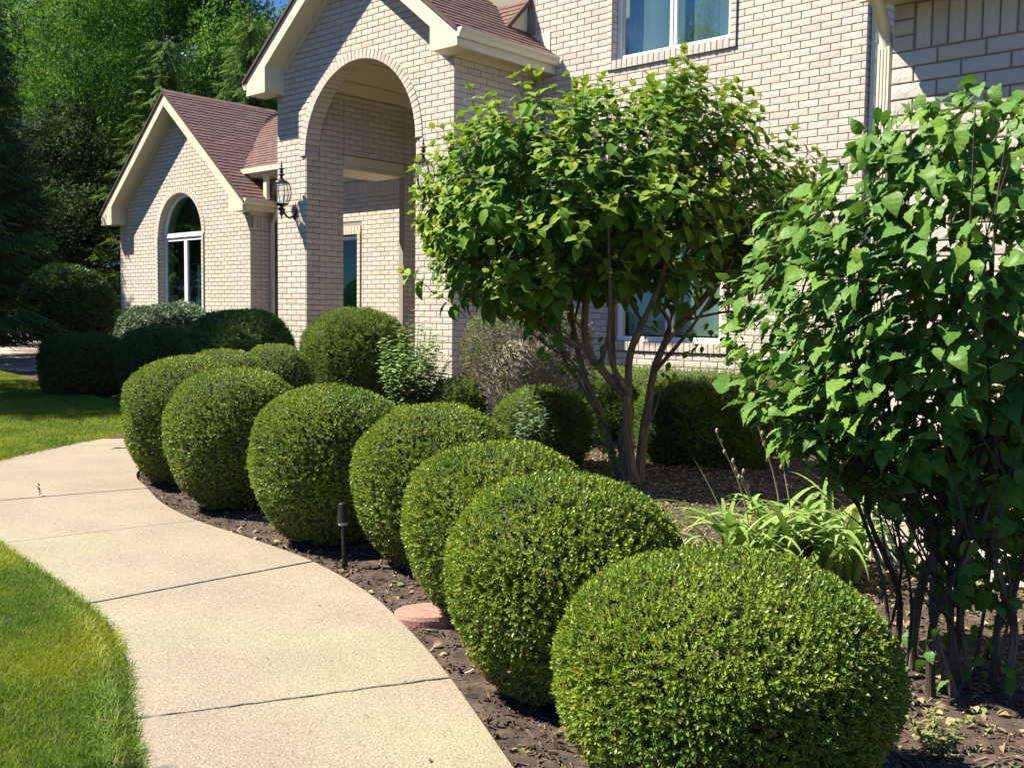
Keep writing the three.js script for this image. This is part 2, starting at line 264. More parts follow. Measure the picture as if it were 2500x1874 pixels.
function sideBricks(set, wall, x, y0, y1, spans, phase) { lay(set, wall, (u, y) => V(x, y, -u), XZ, X1, y0, y1, spans, phase); } // u = -z
function archSpan(list, cx, spring, r, y0, y1, ybot = 0) { if (y1 <= ybot) return list; if (y0 < spring) return subtract(list, cx - r, cx + r); const q = r * r - (y1 - spring) ** 2; return q > 0 ? subtract(list, cx - Math.sqrt(q), cx + Math.sqrt(q)) : list; }
function ring(set, wall, cx, spring, r, depth, z, proud) { const n = Math.round((Math.PI * (r + depth / 2)) / 0.1016); for (let i = 0; i < n; i++) { const t = (Math.PI * (i + 0.5)) / n, d = V(Math.cos(t), Math.sin(t), 0), s = V(-d.y, d.x, 0); putBrick(set, wall, V(cx, spring, z).addScaledVector(d, r + depth / 2), d, s, Z1, depth - 0.004, (Math.PI * (r + depth / 2)) / n - JOINT, proud); } }

const house = thing('brick_house', [-13.8, 0, -12.6], 'cream brick house with arched entry porch, brown shingle roofs and white windows', 'house');
const W = (name, geo, mat) => wpart(name, geo, mat, house);
const RC = 0.015; // mortar lies this far behind the brick faces

// ---- two-storey main wall, with two windows
const ZM = -13.1, UW = [-9.80, -7.68], LW = [-9.68, -7.70];
const wallMain = W('wall', frontPrism([[-12.6, 0], [-5.646, 0], [-5.646, 9.2], [-12.6, 9.2]], [[[UW[0], 5.73], [UW[1], 5.73], [UW[1], 7.6], [UW[0], 7.6]], [[LW[0], 1.285], [LW[1], 1.285], [LW[1], 3.2], [LW[0], 3.2]]], ZM - RC, 0.3), M.mortar);
frontBricks('house', wallMain, ZM, 0, 8.2, (a, b) => { let l = [[-11.45, -5.635]]; if (a < 7.6 && b > 5.60) l = subtract(l, UW[0] - 0.105, UW[1] + 0.105); if (a < 3.2 && b > 1.15) l = subtract(l, LW[0] - 0.105, LW[1] + 0.105); return l; });
function surround(x0, x1, ys, y1, phase) { // stacked headers beside the opening and a brick-on-edge sill
  for (let y = ys; y < y1; y += BH) for (const x of [x0 - 0.0525, x1 + 0.0525]) putBrick('house', wallMain, V(x, y + BH / 2, ZM), X1, Y1, Z1, 0.095, BH - JOINT, 0.03);
  const n = Math.round((x1 - x0) / 0.1016); for (let i = 0; i < n; i++) putBrick('house', wallMain, V(x0 + ((i + 0.5) * (x1 - x0)) / n, ys + 0.073, ZM), Y1, V(-1, 0, 0), Z1, 0.142, (x1 - x0) / n - JOINT, 0.034);
  W('sill', box(x0 - 0.1, x1 + 0.1, ys + 0.004, ys + 0.14, ZM - 0.15, ZM + 0.02), M.mortar);
  W('window_jamb', box(x0 - 0.102, x0 - 0.004, ys + 0.145, y1, ZM - 0.14, ZM + 0.018), M.mortar); W('window_jamb', box(x1 + 0.004, x1 + 0.102, ys + 0.145, y1, ZM - 0.14, ZM + 0.018), M.mortar);
}
surround(UW[0], UW[1], 5.585, 7.6); surround(LW[0], LW[1], 1.14, 3.2);
for (let y = 5.63; y < 7.6; y += BH) putBrick('house', wallMain, V(UW[0] + 0.002, y + BH / 2, ZM - 0.06), XZ, Y1, X1, 0.13); // reveal
function slidingWindow(x0, x1, y0, y1, z, slats, glass = M.glass) {
  const w = W('window', merge([box(x0, x0 + 0.07, y0, y1, z - 0.08, z), box(x1 - 0.07, x1, y0, y1, z - 0.08, z), box(x0, x1, y0 - 0.002, y0 + 0.075, z - 0.08, z + 0.012), box(x0, x1, y1 - 0.07, y1, z - 0.08, z)]), M.white);
  const xm = (x0 + x1) / 2;
  part('mullion', merge([box(xm - 0.055, xm - 0.004, y0 + 0.05, y1, z - 0.07, z + 0.008), box(xm + 0.004, xm + 0.055, y0 + 0.05, y1, z - 0.085, z - 0.006)]), M.white, w);
  part('sash', merge([box(x0 + 0.07, x0 + 0.115, y0 + 0.07, y1 - 0.07, z - 0.06, z - 0.02), box(x1 - 0.1, x1 - 0.07, y0 + 0.07, y1 - 0.07, z - 0.06, z - 0.02)]), M.gutter, w);
  for (const [a, b, k] of [[x0 + 0.1, xm - 0.05, 0], [xm + 0.05, x1 - 0.09, 1]]) part('pane', box(a, b, y0 + 0.07, y1 - 0.07, z - 0.046 - 0.012 * k, z - 0.042 - 0.012 * k), glass, w);
  if (slats) for (let x = x0 + 0.14; x < x1 - 0.1; x += 0.092) { const g = box(-0.046, 0.046, y0 + 0.1, y1 - 0.1, -0.0015, 0.0015); g.rotateY(0.35 + 0.12 * Math.sin(x * 9)); g.translate(x, 0, z - 0.2); part('blind_slat', g, M.blind, w); }
  W('room', box(x0 - 0.05, x1 + 0.05, y0 - 0.02, y1 + 0.02, z - 0.9, z - 0.895), M.room);
  return w;
}
slidingWindow(UW[0] + 0.01, UW[1] - 0.01, 5.735, 7.6, ZM - 0.11, true);
slidingWindow(LW[0] + 0.01, LW[1] - 0.01, 1.292, 3.2, ZM - 0.09, true, M.midglass);
// return wall and downspout at the right end of the main block
const wallReturn = W('wall', sidePrism([[-16.5, 0], [ZM - 0.32, 0], [ZM - 0.32, 9.2], [-16.5, 9.2]], [], -5.646, 0.3), M.mortar);
sideBricks('house', wallReturn, -5.635, 0, 7.2, () => [[13.1, 15.2]], 13.1);
function downspout(root, x, z, y0, y1, w, d, ribs, elbow) {
  const g = [box(x - w / 2, x + w / 2, y0, y1, z - d / 2, z + d / 2)];
  for (let i = 0; i < ribs; i++) { const q = x - w / 2 + (w * (i + 0.5)) / ribs; g.push(box(q - w / ribs * 0.28, q + w / ribs * 0.28, y0, y1 - 0.03, z + d / 2, z + d / 2 + 0.006)); const e = z - d / 2 + (d * (i + 0.5)) / ribs; g.push(box(x + w / 2, x + w / 2 + 0.006, y0, y1 - 0.03, e - d / ribs * 0.28, e + d / ribs * 0.28)); }
  if (elbow) g.push(...elbow);
  return wpart('downspout', merge(g), M.gutter, root);
}
downspout(house, -5.58, -13.24, 0.1, 8.5, 0.075, 0.1, 2);

// ---- entry porch: gabled front with a round arch
const ZP = -11.2, PX = [-16.21, -11.45], PC = -13.83, AR = 1.49, AS = 4.54, RING = 0.165, PT = 0.772, PTOP = 8.19, EX = 0.4;
const gableY = (x, c, top, s) => top - Math.abs(x - c) * s;
const wallGable = W('wall', frontPrism([[PX[0] + RC, 0], ...archPts(PC, 0, AS, AR + 0.012), [PX[1] - RC, 0], [PX[1] - RC, 6.0], [PC, 7.85], [PX[0] + RC, 6.0]], [], ZP - RC, 0.3), M.mortar);
frontBricks('house', wallGable, ZP, 0, 7.7, (a, b) => { let l = [[PX[0], PX[1]]]; const q = (PTOP - 0.3 - a) / PT; l = [[Math.max(PX[0], PC - q), Math.min(PX[1], PC + q)]]; if (l[0][1] <= l[0][0]) return []; return archSpan(l, PC, AS, AR + (b > AS ? RING * 0.55 : 0), a, b); }, PX[0]);
ring('house', wallGable, PC, AS, AR, RING, ZP, 0.016);
W('arch_backing', frontPrism([...archPts(PC, AS - 0.005, AS, AR + RING - 0.004), ...archPts(PC, AS - 0.005, AS, AR + 0.006).reverse()], [], ZP + 0.006, 0.05), M.mortar);
{ // underside of the arch: bricks across its thickness
  const n = Math.round((Math.PI * AR) / 0.1016);
  for (let i = 0; i < n; i++) { const t = (Math.PI * (i + 0.5)) / n, d = V(-Math.cos(t), -Math.sin(t), 0); if (t < Math.PI * 0.45) continue; putBrick('house', wallGable, V(PC, AS, ZP - 0.155).addScaledVector(d, -AR), XZ, V(d.y, -d.x, 0), d, 0.29, 0.0915, 0); }
}
// piers behind the front: left pier's inner face, rear pier, and the porch's left side over its beam
const wallPier = W('wall', merge([sidePrism([[-12.05, 0], [ZP - 0.305, 0], [ZP - 0.305, 6.1], [-12.05, 6.1]], [], -15.311, 0.88), sidePrism([[-14.49, 0], [-13.57, 0], [-13.57, 6.1], [-14.49, 6.1]], [], -15.311, 0.12), sidePrism([[-13.575, 4.66], [-12.045, 4.66], [-12.045, 6.1], [-13.575, 6.1]], [], -15.311, 0.86)]), M.mortar);
sideBricks('house', wallPier, -15.3, 0, 5.95, (a, b) => { const l = [[11.2 + (a > AS - 0.05 ? 0.305 : 0), 12.06], [13.6, 14.5]]; if (a > 4.62 && b < 5.72) l.push([12.07, 13.59]); return l; }, 11.2);
W('porch_beam', box(-16.15, -15.285, 4.40, 4.655, -13.56, -12.06), M.trim);
W('beam_trim', box(-15.287, -15.26, 4.395, 4.445, -13.56, -12.06), M.trim);
// right pier and its outer side
const wallSide = W('wall', merge([sidePrism([[ZM, 0], [ZP - 0.012, 0], [ZP - 0.012, 5.8], [ZM, 5.8]], [], -11.461, 0.85)]), M.mortar);
sideBricks('house', wallSide, -11.45, 0, 5.69, () => [[11.2, 13.1]], 11.2);
W('porch_back_wall', box(-15.42, -11.5, 0, 6.4, -14.75, -14.55), M.trim);
W('porch_door', merge([box(-14.5, -13.2, 0.1, 2.3, -14.55, -14.5)]), M.edge);
// ceiling of the porch: boarded vault in facets
W('porch_ceiling', frontPrism([[-15.36, 5.72], [-15.1, 5.98], [-14.6, 6.25], [-13.83, 6.36], [-13.0, 6.25], [-12.3, 5.72], [-12.3, 6.6], [-15.36, 6.6]], [], ZP - 0.31, 3.0), M.trim);
for (const [x, y] of [[-15.1, 5.98], [-14.6, 6.25]]) W('ceiling_batten', box(x - 0.03, x + 0.03, y - 0.02, y + 0.02, -14.4, ZP - 0.32), M.trim);
W('ceiling_trim', box(-15.3, -15.265, 5.69, 5.76, -13.56, ZP - 0.34), M.trim);
// porch floor
W('porch_floor', box(-16.2, -11.46, 0, 0.12, -14.5, -10.9), M.concrete);

// roofs: a thin deck under single shingles
const shingles = [], shGeo = [];
for (let k = 0; k < 4; k++) { const r = RNG(300 + k); let g = new THREE.BoxGeometry(0.3, 0.165, 0.012); const p = g.attributes.position; for (let i = 0; i < p.count; i++) { const low = p.getY(i) < 0; p.setZ(i, p.getZ(i) + (low ? 0.011 : -0.006) + (r() - 0.5) * 0.003); if (low) p.setY(i, p.getY(i) + (r() - 0.5) * 0.006); } g = uvBox(g); const uv = g.attributes.uv; for (let i = 0; i < uv.count; i++) uv.setXY(i, uv.getX(i) + k * 0.37, uv.getY(i) + k * 0.21); shGeo.push(g); }
function shingleRoof(deck, o, u, v, len, rise, inside) { // o = lower corner, u along the eave, v up the slope
  const n = new THREE.Vector3().crossVectors(u, v); let row = 0; const r = RNG(Math.floor(len * 1000 + rise * 77));
  for (let s = 0; s < rise; s += 0.142, row++) for (let x = -(row % 2) * 0.15 - r() * 0.06; x < len; x += 0.302) {
    const a = Math.max(0, x), b = Math.min(len, x + 0.298); if (b - a < 0.06) continue;
    const c = o.clone().addScaledVector(u, (a + b) / 2).addScaledVector(v, s + 0.075);
    if (inside && !inside(c)) continue;
    const m = new THREE.Matrix4().makeBasis(u.clone().multiplyScalar((b - a) / 0.3), v.clone(), n.clone()).setPosition(c.clone().addScaledVector(n, 0.008 + r() * 0.004));
    if (!inView(c, 0.15) || V(0, 1.66, 0).sub(c).dot(n) < 0) continue;
    const uu = u.clone().multiplyScalar((b - a) / 2), vv = v.clone().multiplyScalar(0.07), item = { kind: 'shingle', m, wall: deck, g: Math.floor(r() * 4), t: Math.floor(r() * 4) };
    shingles.push(item); splat([c.clone().sub(uu).sub(vv), c.clone().add(uu).sub(vv), c.clone().add(uu).add(vv), c.clone().sub(uu).add(vv)], item);
  }
}
function gableRoof(cx, top, slope, halfL, halfR, z0, z1, inR) { // ridge along Z from z0 (front) back to z1
  const t = 0.05, deck = W('roof', frontPrism([[cx - halfL, top - halfL * slope], [cx, top], [cx + halfR, top - halfR * slope], [cx + halfR, top - halfR * slope - t], [cx, top - t], [cx - halfL, top - halfL * slope - t]], [], z0, z0 - z1), M.shingles[0]);
  const k = Math.hypot(1, slope), v = V(-1 / k, slope / k, 0), u = XZ.clone();
  shingleRoof(deck, V(cx + halfR, top - halfR * slope, z0), u, v, z0 - z1, halfR * k, inR);
  W('ridge_cap', merge([box(-0.13, 0.0, -0.008, 0.004, z1, z0).rotateZ(Math.atan(slope)).translate(cx, top + 0.022, 0), box(0.0, 0.13, -0.008, 0.004, z1, z0).rotateZ(-Math.atan(slope)).translate(cx, top + 0.022, 0)]), M.shingles[1]);
  W('drip_edge', frontPrism([[cx - halfL - 0.03, top - halfL * slope - 0.02], [cx, top + 0.012], [cx + halfR + 0.03, top - halfR * slope - 0.02], [cx + halfR + 0.03, top - halfR * slope - 0.075], [cx, top - 0.05], [cx - halfL - 0.03, top - halfL * slope - 0.075]], [], z0 + 0.035, 0.034), M.edge);
  return deck;
}
function rake(cx, top, slope, halfL, halfR, zf, zw, h, ret, bot) { // barge boards, boxed eave returns and the sloping soffit
  const y = (x) => top - Math.abs(x - cx) * slope - 0.06;
  W('rake_board', frontPrism([[cx - halfL, y(cx - halfL)], [cx, y(cx)], [cx, y(cx) - h], [cx - halfL + ret, y(cx - halfL + ret) - h], [cx - halfL + ret, bot], [cx - halfL, bot]], [], zf + 0.02, 0.03), M.trim);
  W('rake_board', frontPrism([[cx + 0.001, y(cx)], [cx + halfR, y(cx + halfR)], [cx + halfR, bot], [cx + halfR - ret, bot], [cx + halfR - ret, y(cx + halfR - ret) - h], [cx + 0.001, y(cx) - h]], [], zf + 0.02, 0.03), M.trim);
  for (const s of [-1, 1]) { const hw = s < 0 ? halfL : halfR, xa = cx + s * hw, xb = cx + s * (hw - ret); const ep = [[xa, bot + 0.012], [xb, bot + 0.012], [xb, y(xb) - h + 0.115], [xa, y(xa) - 0.1]]; W('eave_return', frontPrism(s < 0 ? ep : ep.slice().reverse(), [], zf - 0.012, zf - 0.012 - zw), M.trim); }
  const q = 0.02; for (const s of [-1, 1]) { const hw = (s < 0 ? halfL : halfR) - ret, pts = [[cx, y(cx) - h + 0.1], [cx + s * hw, y(cx + s * hw) - h + 0.1], [cx + s * hw, y(cx + s * hw) - h + 0.1 - q], [cx, y(cx) - h + 0.1 - q]]; W('soffit', frontPrism(s < 0 ? pts : pts.slice().reverse(), [], zf - 0.012, zf - 0.012 - zw), M.trim); 
    const f = [[cx, y(cx) - h + 0.08], [cx + s * hw, y(cx + s * hw) - h + 0.08], [cx + s * hw, y(cx + s * hw) - h - 0.06], [cx, y(cx) - h - 0.06]]; W('frieze_board', frontPrism(s < 0 ? f : f.slice().reverse(), [], zw + 0.03, 0.026), M.trim); }
}
gableRoof(PC, PTOP, PT, 2.83, 2.83, ZP + EX + 0.02, ZM - 0.0);
rake(PC, PTOP, PT, 2.76, 2.86, ZP + EX, ZP, 0.30, 0.6, 5.71);
// right eave of the porch: frieze, soffit, fascia, gutter
W('frieze_board', box(-11.456, -11.42, 5.69, 5.84, ZM + 0.004, ZP - 0.01), M.trim);
W('soffit', box(-11.43, -11.0, 5.80, 5.82, ZM + 0.004, ZP - 0.004), M.trim);
W('fascia', box(-11.03, -10.985, 5.70, 5.96, ZM + 0.004, ZP + EX - 0.02), M.trim);
function gutterZ(x, y, z0, z1, s = 1) { // K-style gutter along Z, opening upwards, on the +X side of x
  const p = [[0, 0], [0.06, 0], [0.075, 0.03], [0.085, 0.06], [0.125, 0.105], [0.125, 0.135], [0.11, 0.135], [0.11, 0.118], [0.075, 0.08], [0.06, 0.02], [0.008, 0.014], [0.008, 0.13], [0, 0.13]];
  const g = frontPrism(p.map(([a, b]) => [x + s * a, y + b]), [], z0, z0 - z1); return g;
}
const gutterEnd = (x, y, z) => frontPrism([[x, y], [x + 0.06, y], [x + 0.075, y + 0.03], [x + 0.085, y + 0.06], [x + 0.125, y + 0.105], [x + 0.125, y + 0.135], [x, y + 0.135]], [], z, 0.006);
W('gutter', merge([gutterZ(-10.983, 5.83, ZP + EX + 0.03, ZM + 0.02), gutterEnd(-10.983, 5.83, ZP + EX + 0.036)]), M.gutter);
W('gutter', merge([frontPrism([[-16.66, 5.83], [-16.6, 5.83], [-16.6, 5.96], [-16.72, 5.96], [-16.70, 5.9]], [], ZP + EX + 0.03, 1.8)]), M.gutter);
// small saddle roof between the porch roof and the main wall
{
  const a = V(-11.3, 6.28, ZM), yTop = 8.2;
  W('saddle_wall', sidePrism([[ZM, 6.25], [ZM + 0.75, 6.25], [ZM, 7.0]], [], -11.62, 0.05), M.trim);
  const deck = W('roof', sidePrism([[ZM, 7.05], [ZM + 0.82, 6.22], [ZM + 0.82, 6.17], [ZM, 7.0]], [], -11.57, 1.9), M.shingles[0]);
  const k = Math.hypot(1, 1.012), v = V(0, 1.012 / k, -1 / k), u = X1.clone();
  shingleRoof(deck, V(-13.4, 6.225, ZM + 0.815), u, v, 1.83, 1.1, null);
  W('drip_edge', sidePrism([[ZM, 7.075], [ZM + 0.86, 6.205], [ZM + 0.86, 6.12], [ZM, 6.97]], [], -11.535, 0.04), M.edge);
  W('flashing', box(-11.6, -11.1, 6.02, 6.42, ZM + 0.002, ZM + 0.012), M.gutter);
}

// ---- left wing: gable with an arched window
const ZL = -13.8, LX = [-27.67, -21.1], LC = -24.40, LTOP = 7.33, LS = 0.82, LR = 1.105, LSP = 3.68, LRING = 0.155, WB = 0.95;
const wallWing = W('wall', frontPrism([[LX[0] + RC, 0], [LX[1] - RC, 0], [LX[1] - RC, 4.6], [LC, 7.05], [LX[0] + RC, 4.6]], [archPts(LC, WB, LSP, LR + 0.012)], ZL - RC, 0.3), M.mortar);
frontBricks('house', wallWing, ZL, 0.6, 6.95, (a, b) => { const q = (LTOP - 0.3 - a) / LS; let l = [[Math.max(LX[0], LC - q), Math.min(LX[1], LC + q)]]; if (l[0][1] <= l[0][0]) return []; if (b > AS + 9) return l; return archSpan(l, LC, LSP, b > LSP ? LR + LRING * 0.55 : LR + 0.105, a, b, WB); }, LX[0]);
ring('house', wallWing, LC, LSP, LR, LRING, ZL, 0.014);
for (let y = WB; y < LSP; y += BH) for (const s of [-1, 1]) putBrick('house', wallWing, V(LC + s * (LR + 0.052), y + BH / 2, ZL), X1, Y1, Z1, 0.095, BH - JOINT, 0.03);
for (const s of [-1, 1]) W('window_jamb', box(LC + s * (LR + 0.053) - 0.05, LC + s * (LR + 0.053) + 0.05, WB, LSP, ZL - 0.02, ZL + 0.018), M.mortar);
W('arch_backing', frontPrism([...archPts(LC, LSP - 0.005, LSP, LR + LRING - 0.004), ...archPts(LC, LSP - 0.005, LSP, LR + 0.006).reverse()], [], ZL + 0.004, 0.05), M.mortar);
for (let i = 0; i < 33; i++) { const t = (Math.PI * (i + 0.5)) / 33, d = V(-Math.cos(t), -Math.sin(t), 0); if (t > Math.PI * 0.4) putBrick('house', wallWing, V(LC, LSP, ZL - 0.1).addScaledVector(d, -LR), XZ, V(d.y, -d.x, 0), d, 0.19, 0.094); }
for (let y = WB; y < LSP; y += BH) putBrick('house', wallWing, V(LC - LR, y + BH / 2, ZL - 0.1), XZ, Y1, X1, 0.19);
{ // its window: half-round light over two casements
  const z = ZL - 0.2, r = LR, w = W('window', frontPrism(archPts(LC, WB, LSP, r), [archPts(LC, WB + 0.08, LSP, r - 0.085).reverse()], z + 0.03, 0.09), M.white);
  part('frame_bead', frontPrism([...archPts(LC, LSP, LSP, r - 0.03), ...archPts(LC, LSP, LSP, r - 0.055).reverse()], [], z + 0.045, 0.02), M.white, w);
  part('transom', merge([box(LC - r + 0.06, LC + r - 0.06, LSP - 0.03, LSP + 0.085, z - 0.06, z + 0.055), box(LC - r + 0.06, LC + r - 0.06, LSP - 0.12, LSP - 0.05, z - 0.05, z + 0.025)]), M.white, w);
  part('mullion', merge([box(LC - 0.065, LC - 0.006, WB, LSP - 0.08, z - 0.06, z + 0.03), box(LC + 0.006, LC + 0.065, WB, LSP - 0.08, z - 0.06, z + 0.022)]), M.white, w);
  part('pane', frontPrism(archPts(LC, LSP + 0.06, LSP, r - 0.07), [], z - 0.02, 0.004), M.darkglass, w);
  part('pane', box(LC - r + 0.07, LC - 0.05, WB + 0.05, LSP - 0.1, z - 0.024, z - 0.02), M.darkglass, w); part('pane', box(LC + 0.05, LC + r - 0.07, WB + 0.05, LSP - 0.1, z - 0.024, z - 0.02), M.darkglass, w);
  part('window_reveal', frontPrism([...archPts(LC, LSP + 0.05, LSP, r - 0.04), ...archPts(LC, LSP + 0.05, LSP, r - 0.06).reverse()], [], z - 0.05, 0.22), M.blind, w);
  for (let x = LC + 0.12; x < LC + r - 0.15; x += 0.1) { const g = box(-0.05, 0.05, WB + 0.1, LSP - 0.75, -0.0015, 0.0015); g.rotateY(0.5); g.translate(x, 0, z - 0.3); part('blind_slat', g, M.blind, w); }
  W('room', box(LC - r - 0.1, LC + r + 0.1, WB - 0.1, LSP + r + 0.1, z - 1.3, z - 1.29), M.dark);
}
const wallWingSide = W('wall', sidePrism([[-14.5, 0], [ZL - 0.32, 0], [ZL - 0.32, 4.3], [-14.5, 4.3]], [], -21.111, 0.3), M.mortar);
sideBricks('house', wallWingSide, -21.1, 0.6, 3.72, () => [[13.8, 14.5]], 13.8);
for (let i = 0; i < 7; i++) putBrick('house', wallWingSide, V(-21.1, 3.87, ZL - 0.15 - i * 0.1016), Y1, V(0, 0, 1), X1, 0.28);
W('frieze_board', box(-21.105, -21.07, 4.02, 4.3, -14.5, ZL - 0.004), M.trim);
W('fascia', box(-20.80, -20.755, 4.09, 4.34, -15.4, ZL + EX - 0.03), M.trim);
W('soffit', box(-21.08, -20.79, 4.12, 4.14, -14.5, ZL - 0.004), M.trim);
W('gutter', merge([gutterZ(-20.753, 4.22, ZL + EX + 0.02, -15.4), gutterEnd(-20.753, 4.22, ZL + EX + 0.026)]), M.gutter);
rake(LC, LTOP, LS, 3.52, 3.62, ZL + EX, ZL, 0.30, 0.6, 4.08);
// valley between the wing's roof and the roof over the wall behind
const ZB = -14.5, backRoof = (x, z) => 5.2 + (ZB + 0.45 - z) * 0.82;
gableRoof(LC, LTOP, LS, 3.58, 3.66, ZL + EX + 0.02, -18.0, (c) => c.y > backRoof(c.x, c.z) - 0.05 || c.z > ZB + 0.3);
{
  const deck = W('roof', sidePrism([[ZB + 0.5, 5.16], [-18.5, 8.44], [-18.5, 8.38], [ZB + 0.5, 5.1]], [], -15.9, 7.6), M.shingles[0]);
  const k = Math.hypot(1, 0.82), v = V(0, 0.82 / k, -1 / k);
  shingleRoof(deck, V(-23.5, 5.17, ZB + 0.5), X1.clone(), v, 7.5, 4.6, (c) => c.y > LTOP - Math.abs(c.x - LC) * LS - 0.04);
  W('fascia', box(-21.9, -15.9, 4.98, 5.15, ZB + 0.42, ZB + 0.46), M.trim); W('soffit', box(-21.9, -15.9, 4.96, 4.98, ZB, ZB + 0.44), M.trim);
  W('gutter', box(-21.95, -16.2, 5.05, 5.17, ZB + 0.462, ZB + 0.57), M.gutter);
}
// wall behind, between wing and porch
const wallBack = W('wall', frontPrism([[-22.2, 0], [-15.0, 0], [-15.0, 5.0], [-22.2, 5.0]], [[[-19.2, 1.0], [-17.9, 1.0], [-17.9, 3.46], [-19.2, 3.46]]], ZB - RC, 0.2), M.mortar);
frontBricks('house', wallBack, ZB, 0.6, 4.75, (a, b) => { let l = [[-21.0, -16.16]]; if (a < 3.65 && b > 1.0) l = subtract(l, -19.3, -17.76); if (a > 4.35) return []; return l; });
for (let x = -19.25; x < -17.8; x += 0.1016) putBrick('house', wallBack, V(x, 3.56, ZB), Y1, V(-1, 0, 0), Z1, 0.19, 0.091, 0.02);
for (let x = -21; x < -16.2; x += 0.1016) putBrick('house', wallBack, V(x, 4.5, ZB), Y1, V(-1, 0, 0), Z1, 0.28, 0.091, 0);
for (let y = 1.0; y < 3.46; y += BH) putBrick('house', wallBack, V(-17.845, y + BH / 2, ZB), X1, Y1, Z1, 0.1, BH - JOINT, 0.02);
W('window_jamb', box(-17.87, -17.79, 1.0, 3.6, ZB - 0.1, ZB + 0.012), M.mortar);
W('frieze_board', box(-21.0, -16.1, 4.66, 4.96, ZB - 0.005, ZB + 0.03), M.trim);
{ const w = W('window', merge([box(-17.98, -17.905, 1.0, 3.44, ZB - 0.2, ZB - 0.1), box(-19.2, -17.905, 3.36, 3.44, ZB - 0.2, ZB - 0.08), box(-19.2, -19.12, 1.0, 3.44, ZB - 0.2, ZB - 0.1)]), M.white); part('pane', box(-19.12, -17.97, 1.0, 3.36, ZB - 0.15, ZB - 0.145), M.darkglass, w);
  for (let x = -19.1; x < -17.95; x += 0.12) { const g = box(-0.06, 0.06, 1.0, 3.3, -0.002, 0.002); g.rotateY(0.4); g.translate(x, 0, ZB - 0.26); part('blind_slat', g, std({ color: rgb(0.025, 0.045, 0.038), roughness: 0.8 }), w); }
  W('room', merge([box(-22, -17.6, 0.9, 3.6, ZB - 1.0, ZB - 0.99), box(-19.4, -19.3, 0.9, 3.6, ZB - 1.0, ZB - 0.22)]), M.dark); }
{ // downspouts by the porch: a short one from the upper gutter, and one with a bent elbow beside the wing
  downspout(house, -20.86, -14.1, 4.36, 5.06, 0.13, 0.09, 0);
  const e = tube([V(-20.72, 4.18, -14.3), V(-20.8, 4.02, -14.32), V(-20.98, 3.86, -14.36), V(-21.03, 3.7, -14.38)], 0.055, 0.055, 8, 12);
  downspout(house, -21.03, -14.38, 0.2, 3.72, 0.075, 0.1, 0, [e]);
}
// body of the house behind the fronts, so that no sky shows through
W('house_body', merge([box(-27.3, -21.2, 0, 4.0, -19, -15.4), box(-12.5, -5.96, 0, 9.2, -19, -14.6)]), M.mortar);

// ---- garage at the right edge
const garage = thing('brick_garage', [-0.5, 0, -8.6], 'pale brick garage at the right edge, shaded under its eave behind the lilac', 'garage');
const G = (name, geo, mat) => wpart(name, geo, mat, garage), ZG = -6.57, GX = -2.66;
const wallG = G('wall', frontPrism([[GX + RC, -0.1], [1.6, -0.1], [1.6, 3.75], [GX + RC, 3.75]], [], ZG - RC, 0.3), M.mortar);
frontBricks('garage', wallG, ZG, 0.04, 3.75, (a, b) => (b > 3.42 ? [[GX, -2.52]] : [[GX, 1.4]]), GX);
for (let x = -2.46; x < 1.4; x += 0.1016) putBrick('garage', wallG, V(x, 3.54, ZG), Y1, V(-1, 0, 0), Z1, 0.284);
G('garage_body', merge([box(GX + 0.02, GX + 0.3, -0.1, 3.75, -11, ZG - 0.32), box(GX + 0.02, 1.6, -0.1, 3.75, -11.2, -11)]), M.mortar);
G('soffit', box(GX - 0.10, 1.8, 3.70, 3.72, ZG - 0.02, ZG + 0.26), M.trim);
G('fascia', box(GX - 0.10, 1.8, 3.67, 3.90, ZG + 0.26, ZG + 0.3), M.trim);
{ const q = gutterZ(0, 3.74, 4.5, 0); q.rotateY(-Math.PI / 2); q.translate(1.75, 0, ZG + 0.302); G('gutter', q, M.gutter); }
G('roof', sidePrism([[ZG + 0.36, 3.93], [-9, 5.4], [-11.4, 4.0], [-11.4, 3.94], [-9, 5.3], [ZG + 0.36, 3.87]], [], 1.8, 4.6), M.shingles[1]);
G('gable_wall', sidePrism([[ZG - 0.02, 3.8], [-9, 5.2], [-11.2, 3.8], [-11.2, 3.6], [ZG - 0.02, 3.6]], [], GX + 0.2, 0.2), M.trim);
downspout(garage, GX - 0.055, ZG - 0.05, 0.05, 3.47, 0.085, 0.075, 4, [tube([V(GX - 0.055, 3.44, ZG - 0.05), V(GX - 0.055, 3.54, ZG - 0.02), V(GX - 0.03, 3.62, ZG + 0.12), V(GX - 0.0, 3.76, ZG + 0.34)], 0.045, 0.045, 8, 12)]);

// ================================================================ GROUND, PATH, LAWN
structure('ground', (() => { const g = new THREE.PlaneGeometry(260, 260, 1, 1); g.rotateX(-Math.PI / 2); g.translate(-40, -0.09, -30); return uvBox(g); })(), M.soil, 'dark bare soil under the trees and hedges');
function sheet(x0, x1, z0, z1, nx, nz_, fy) { const g = new THREE.PlaneGeometry(x1 - x0, z1 - z0, nx, nz_); g.rotateX(-Math.PI / 2); g.translate((x0 + x1) / 2, 0, (z0 + z1) / 2); const p = g.attributes.position; for (let i = 0; i < p.count; i++) p.setY(i, fy(p.getX(i), p.getZ(i))); g.computeVertexNormals(); const uv = g.attributes.uv; for (let i = 0; i < p.count; i++) uv.setXY(i, p.getX(i), p.getZ(i)); return g; }
const bedY = (x, z) => -0.035 + 0.055 * fbm(x * 1.6, z * 1.6, 1, 3) + 0.03 * fbm(x * 9, z * 9, 4, 3) + 0.05 * smooth(-4.2, -6.5, z);
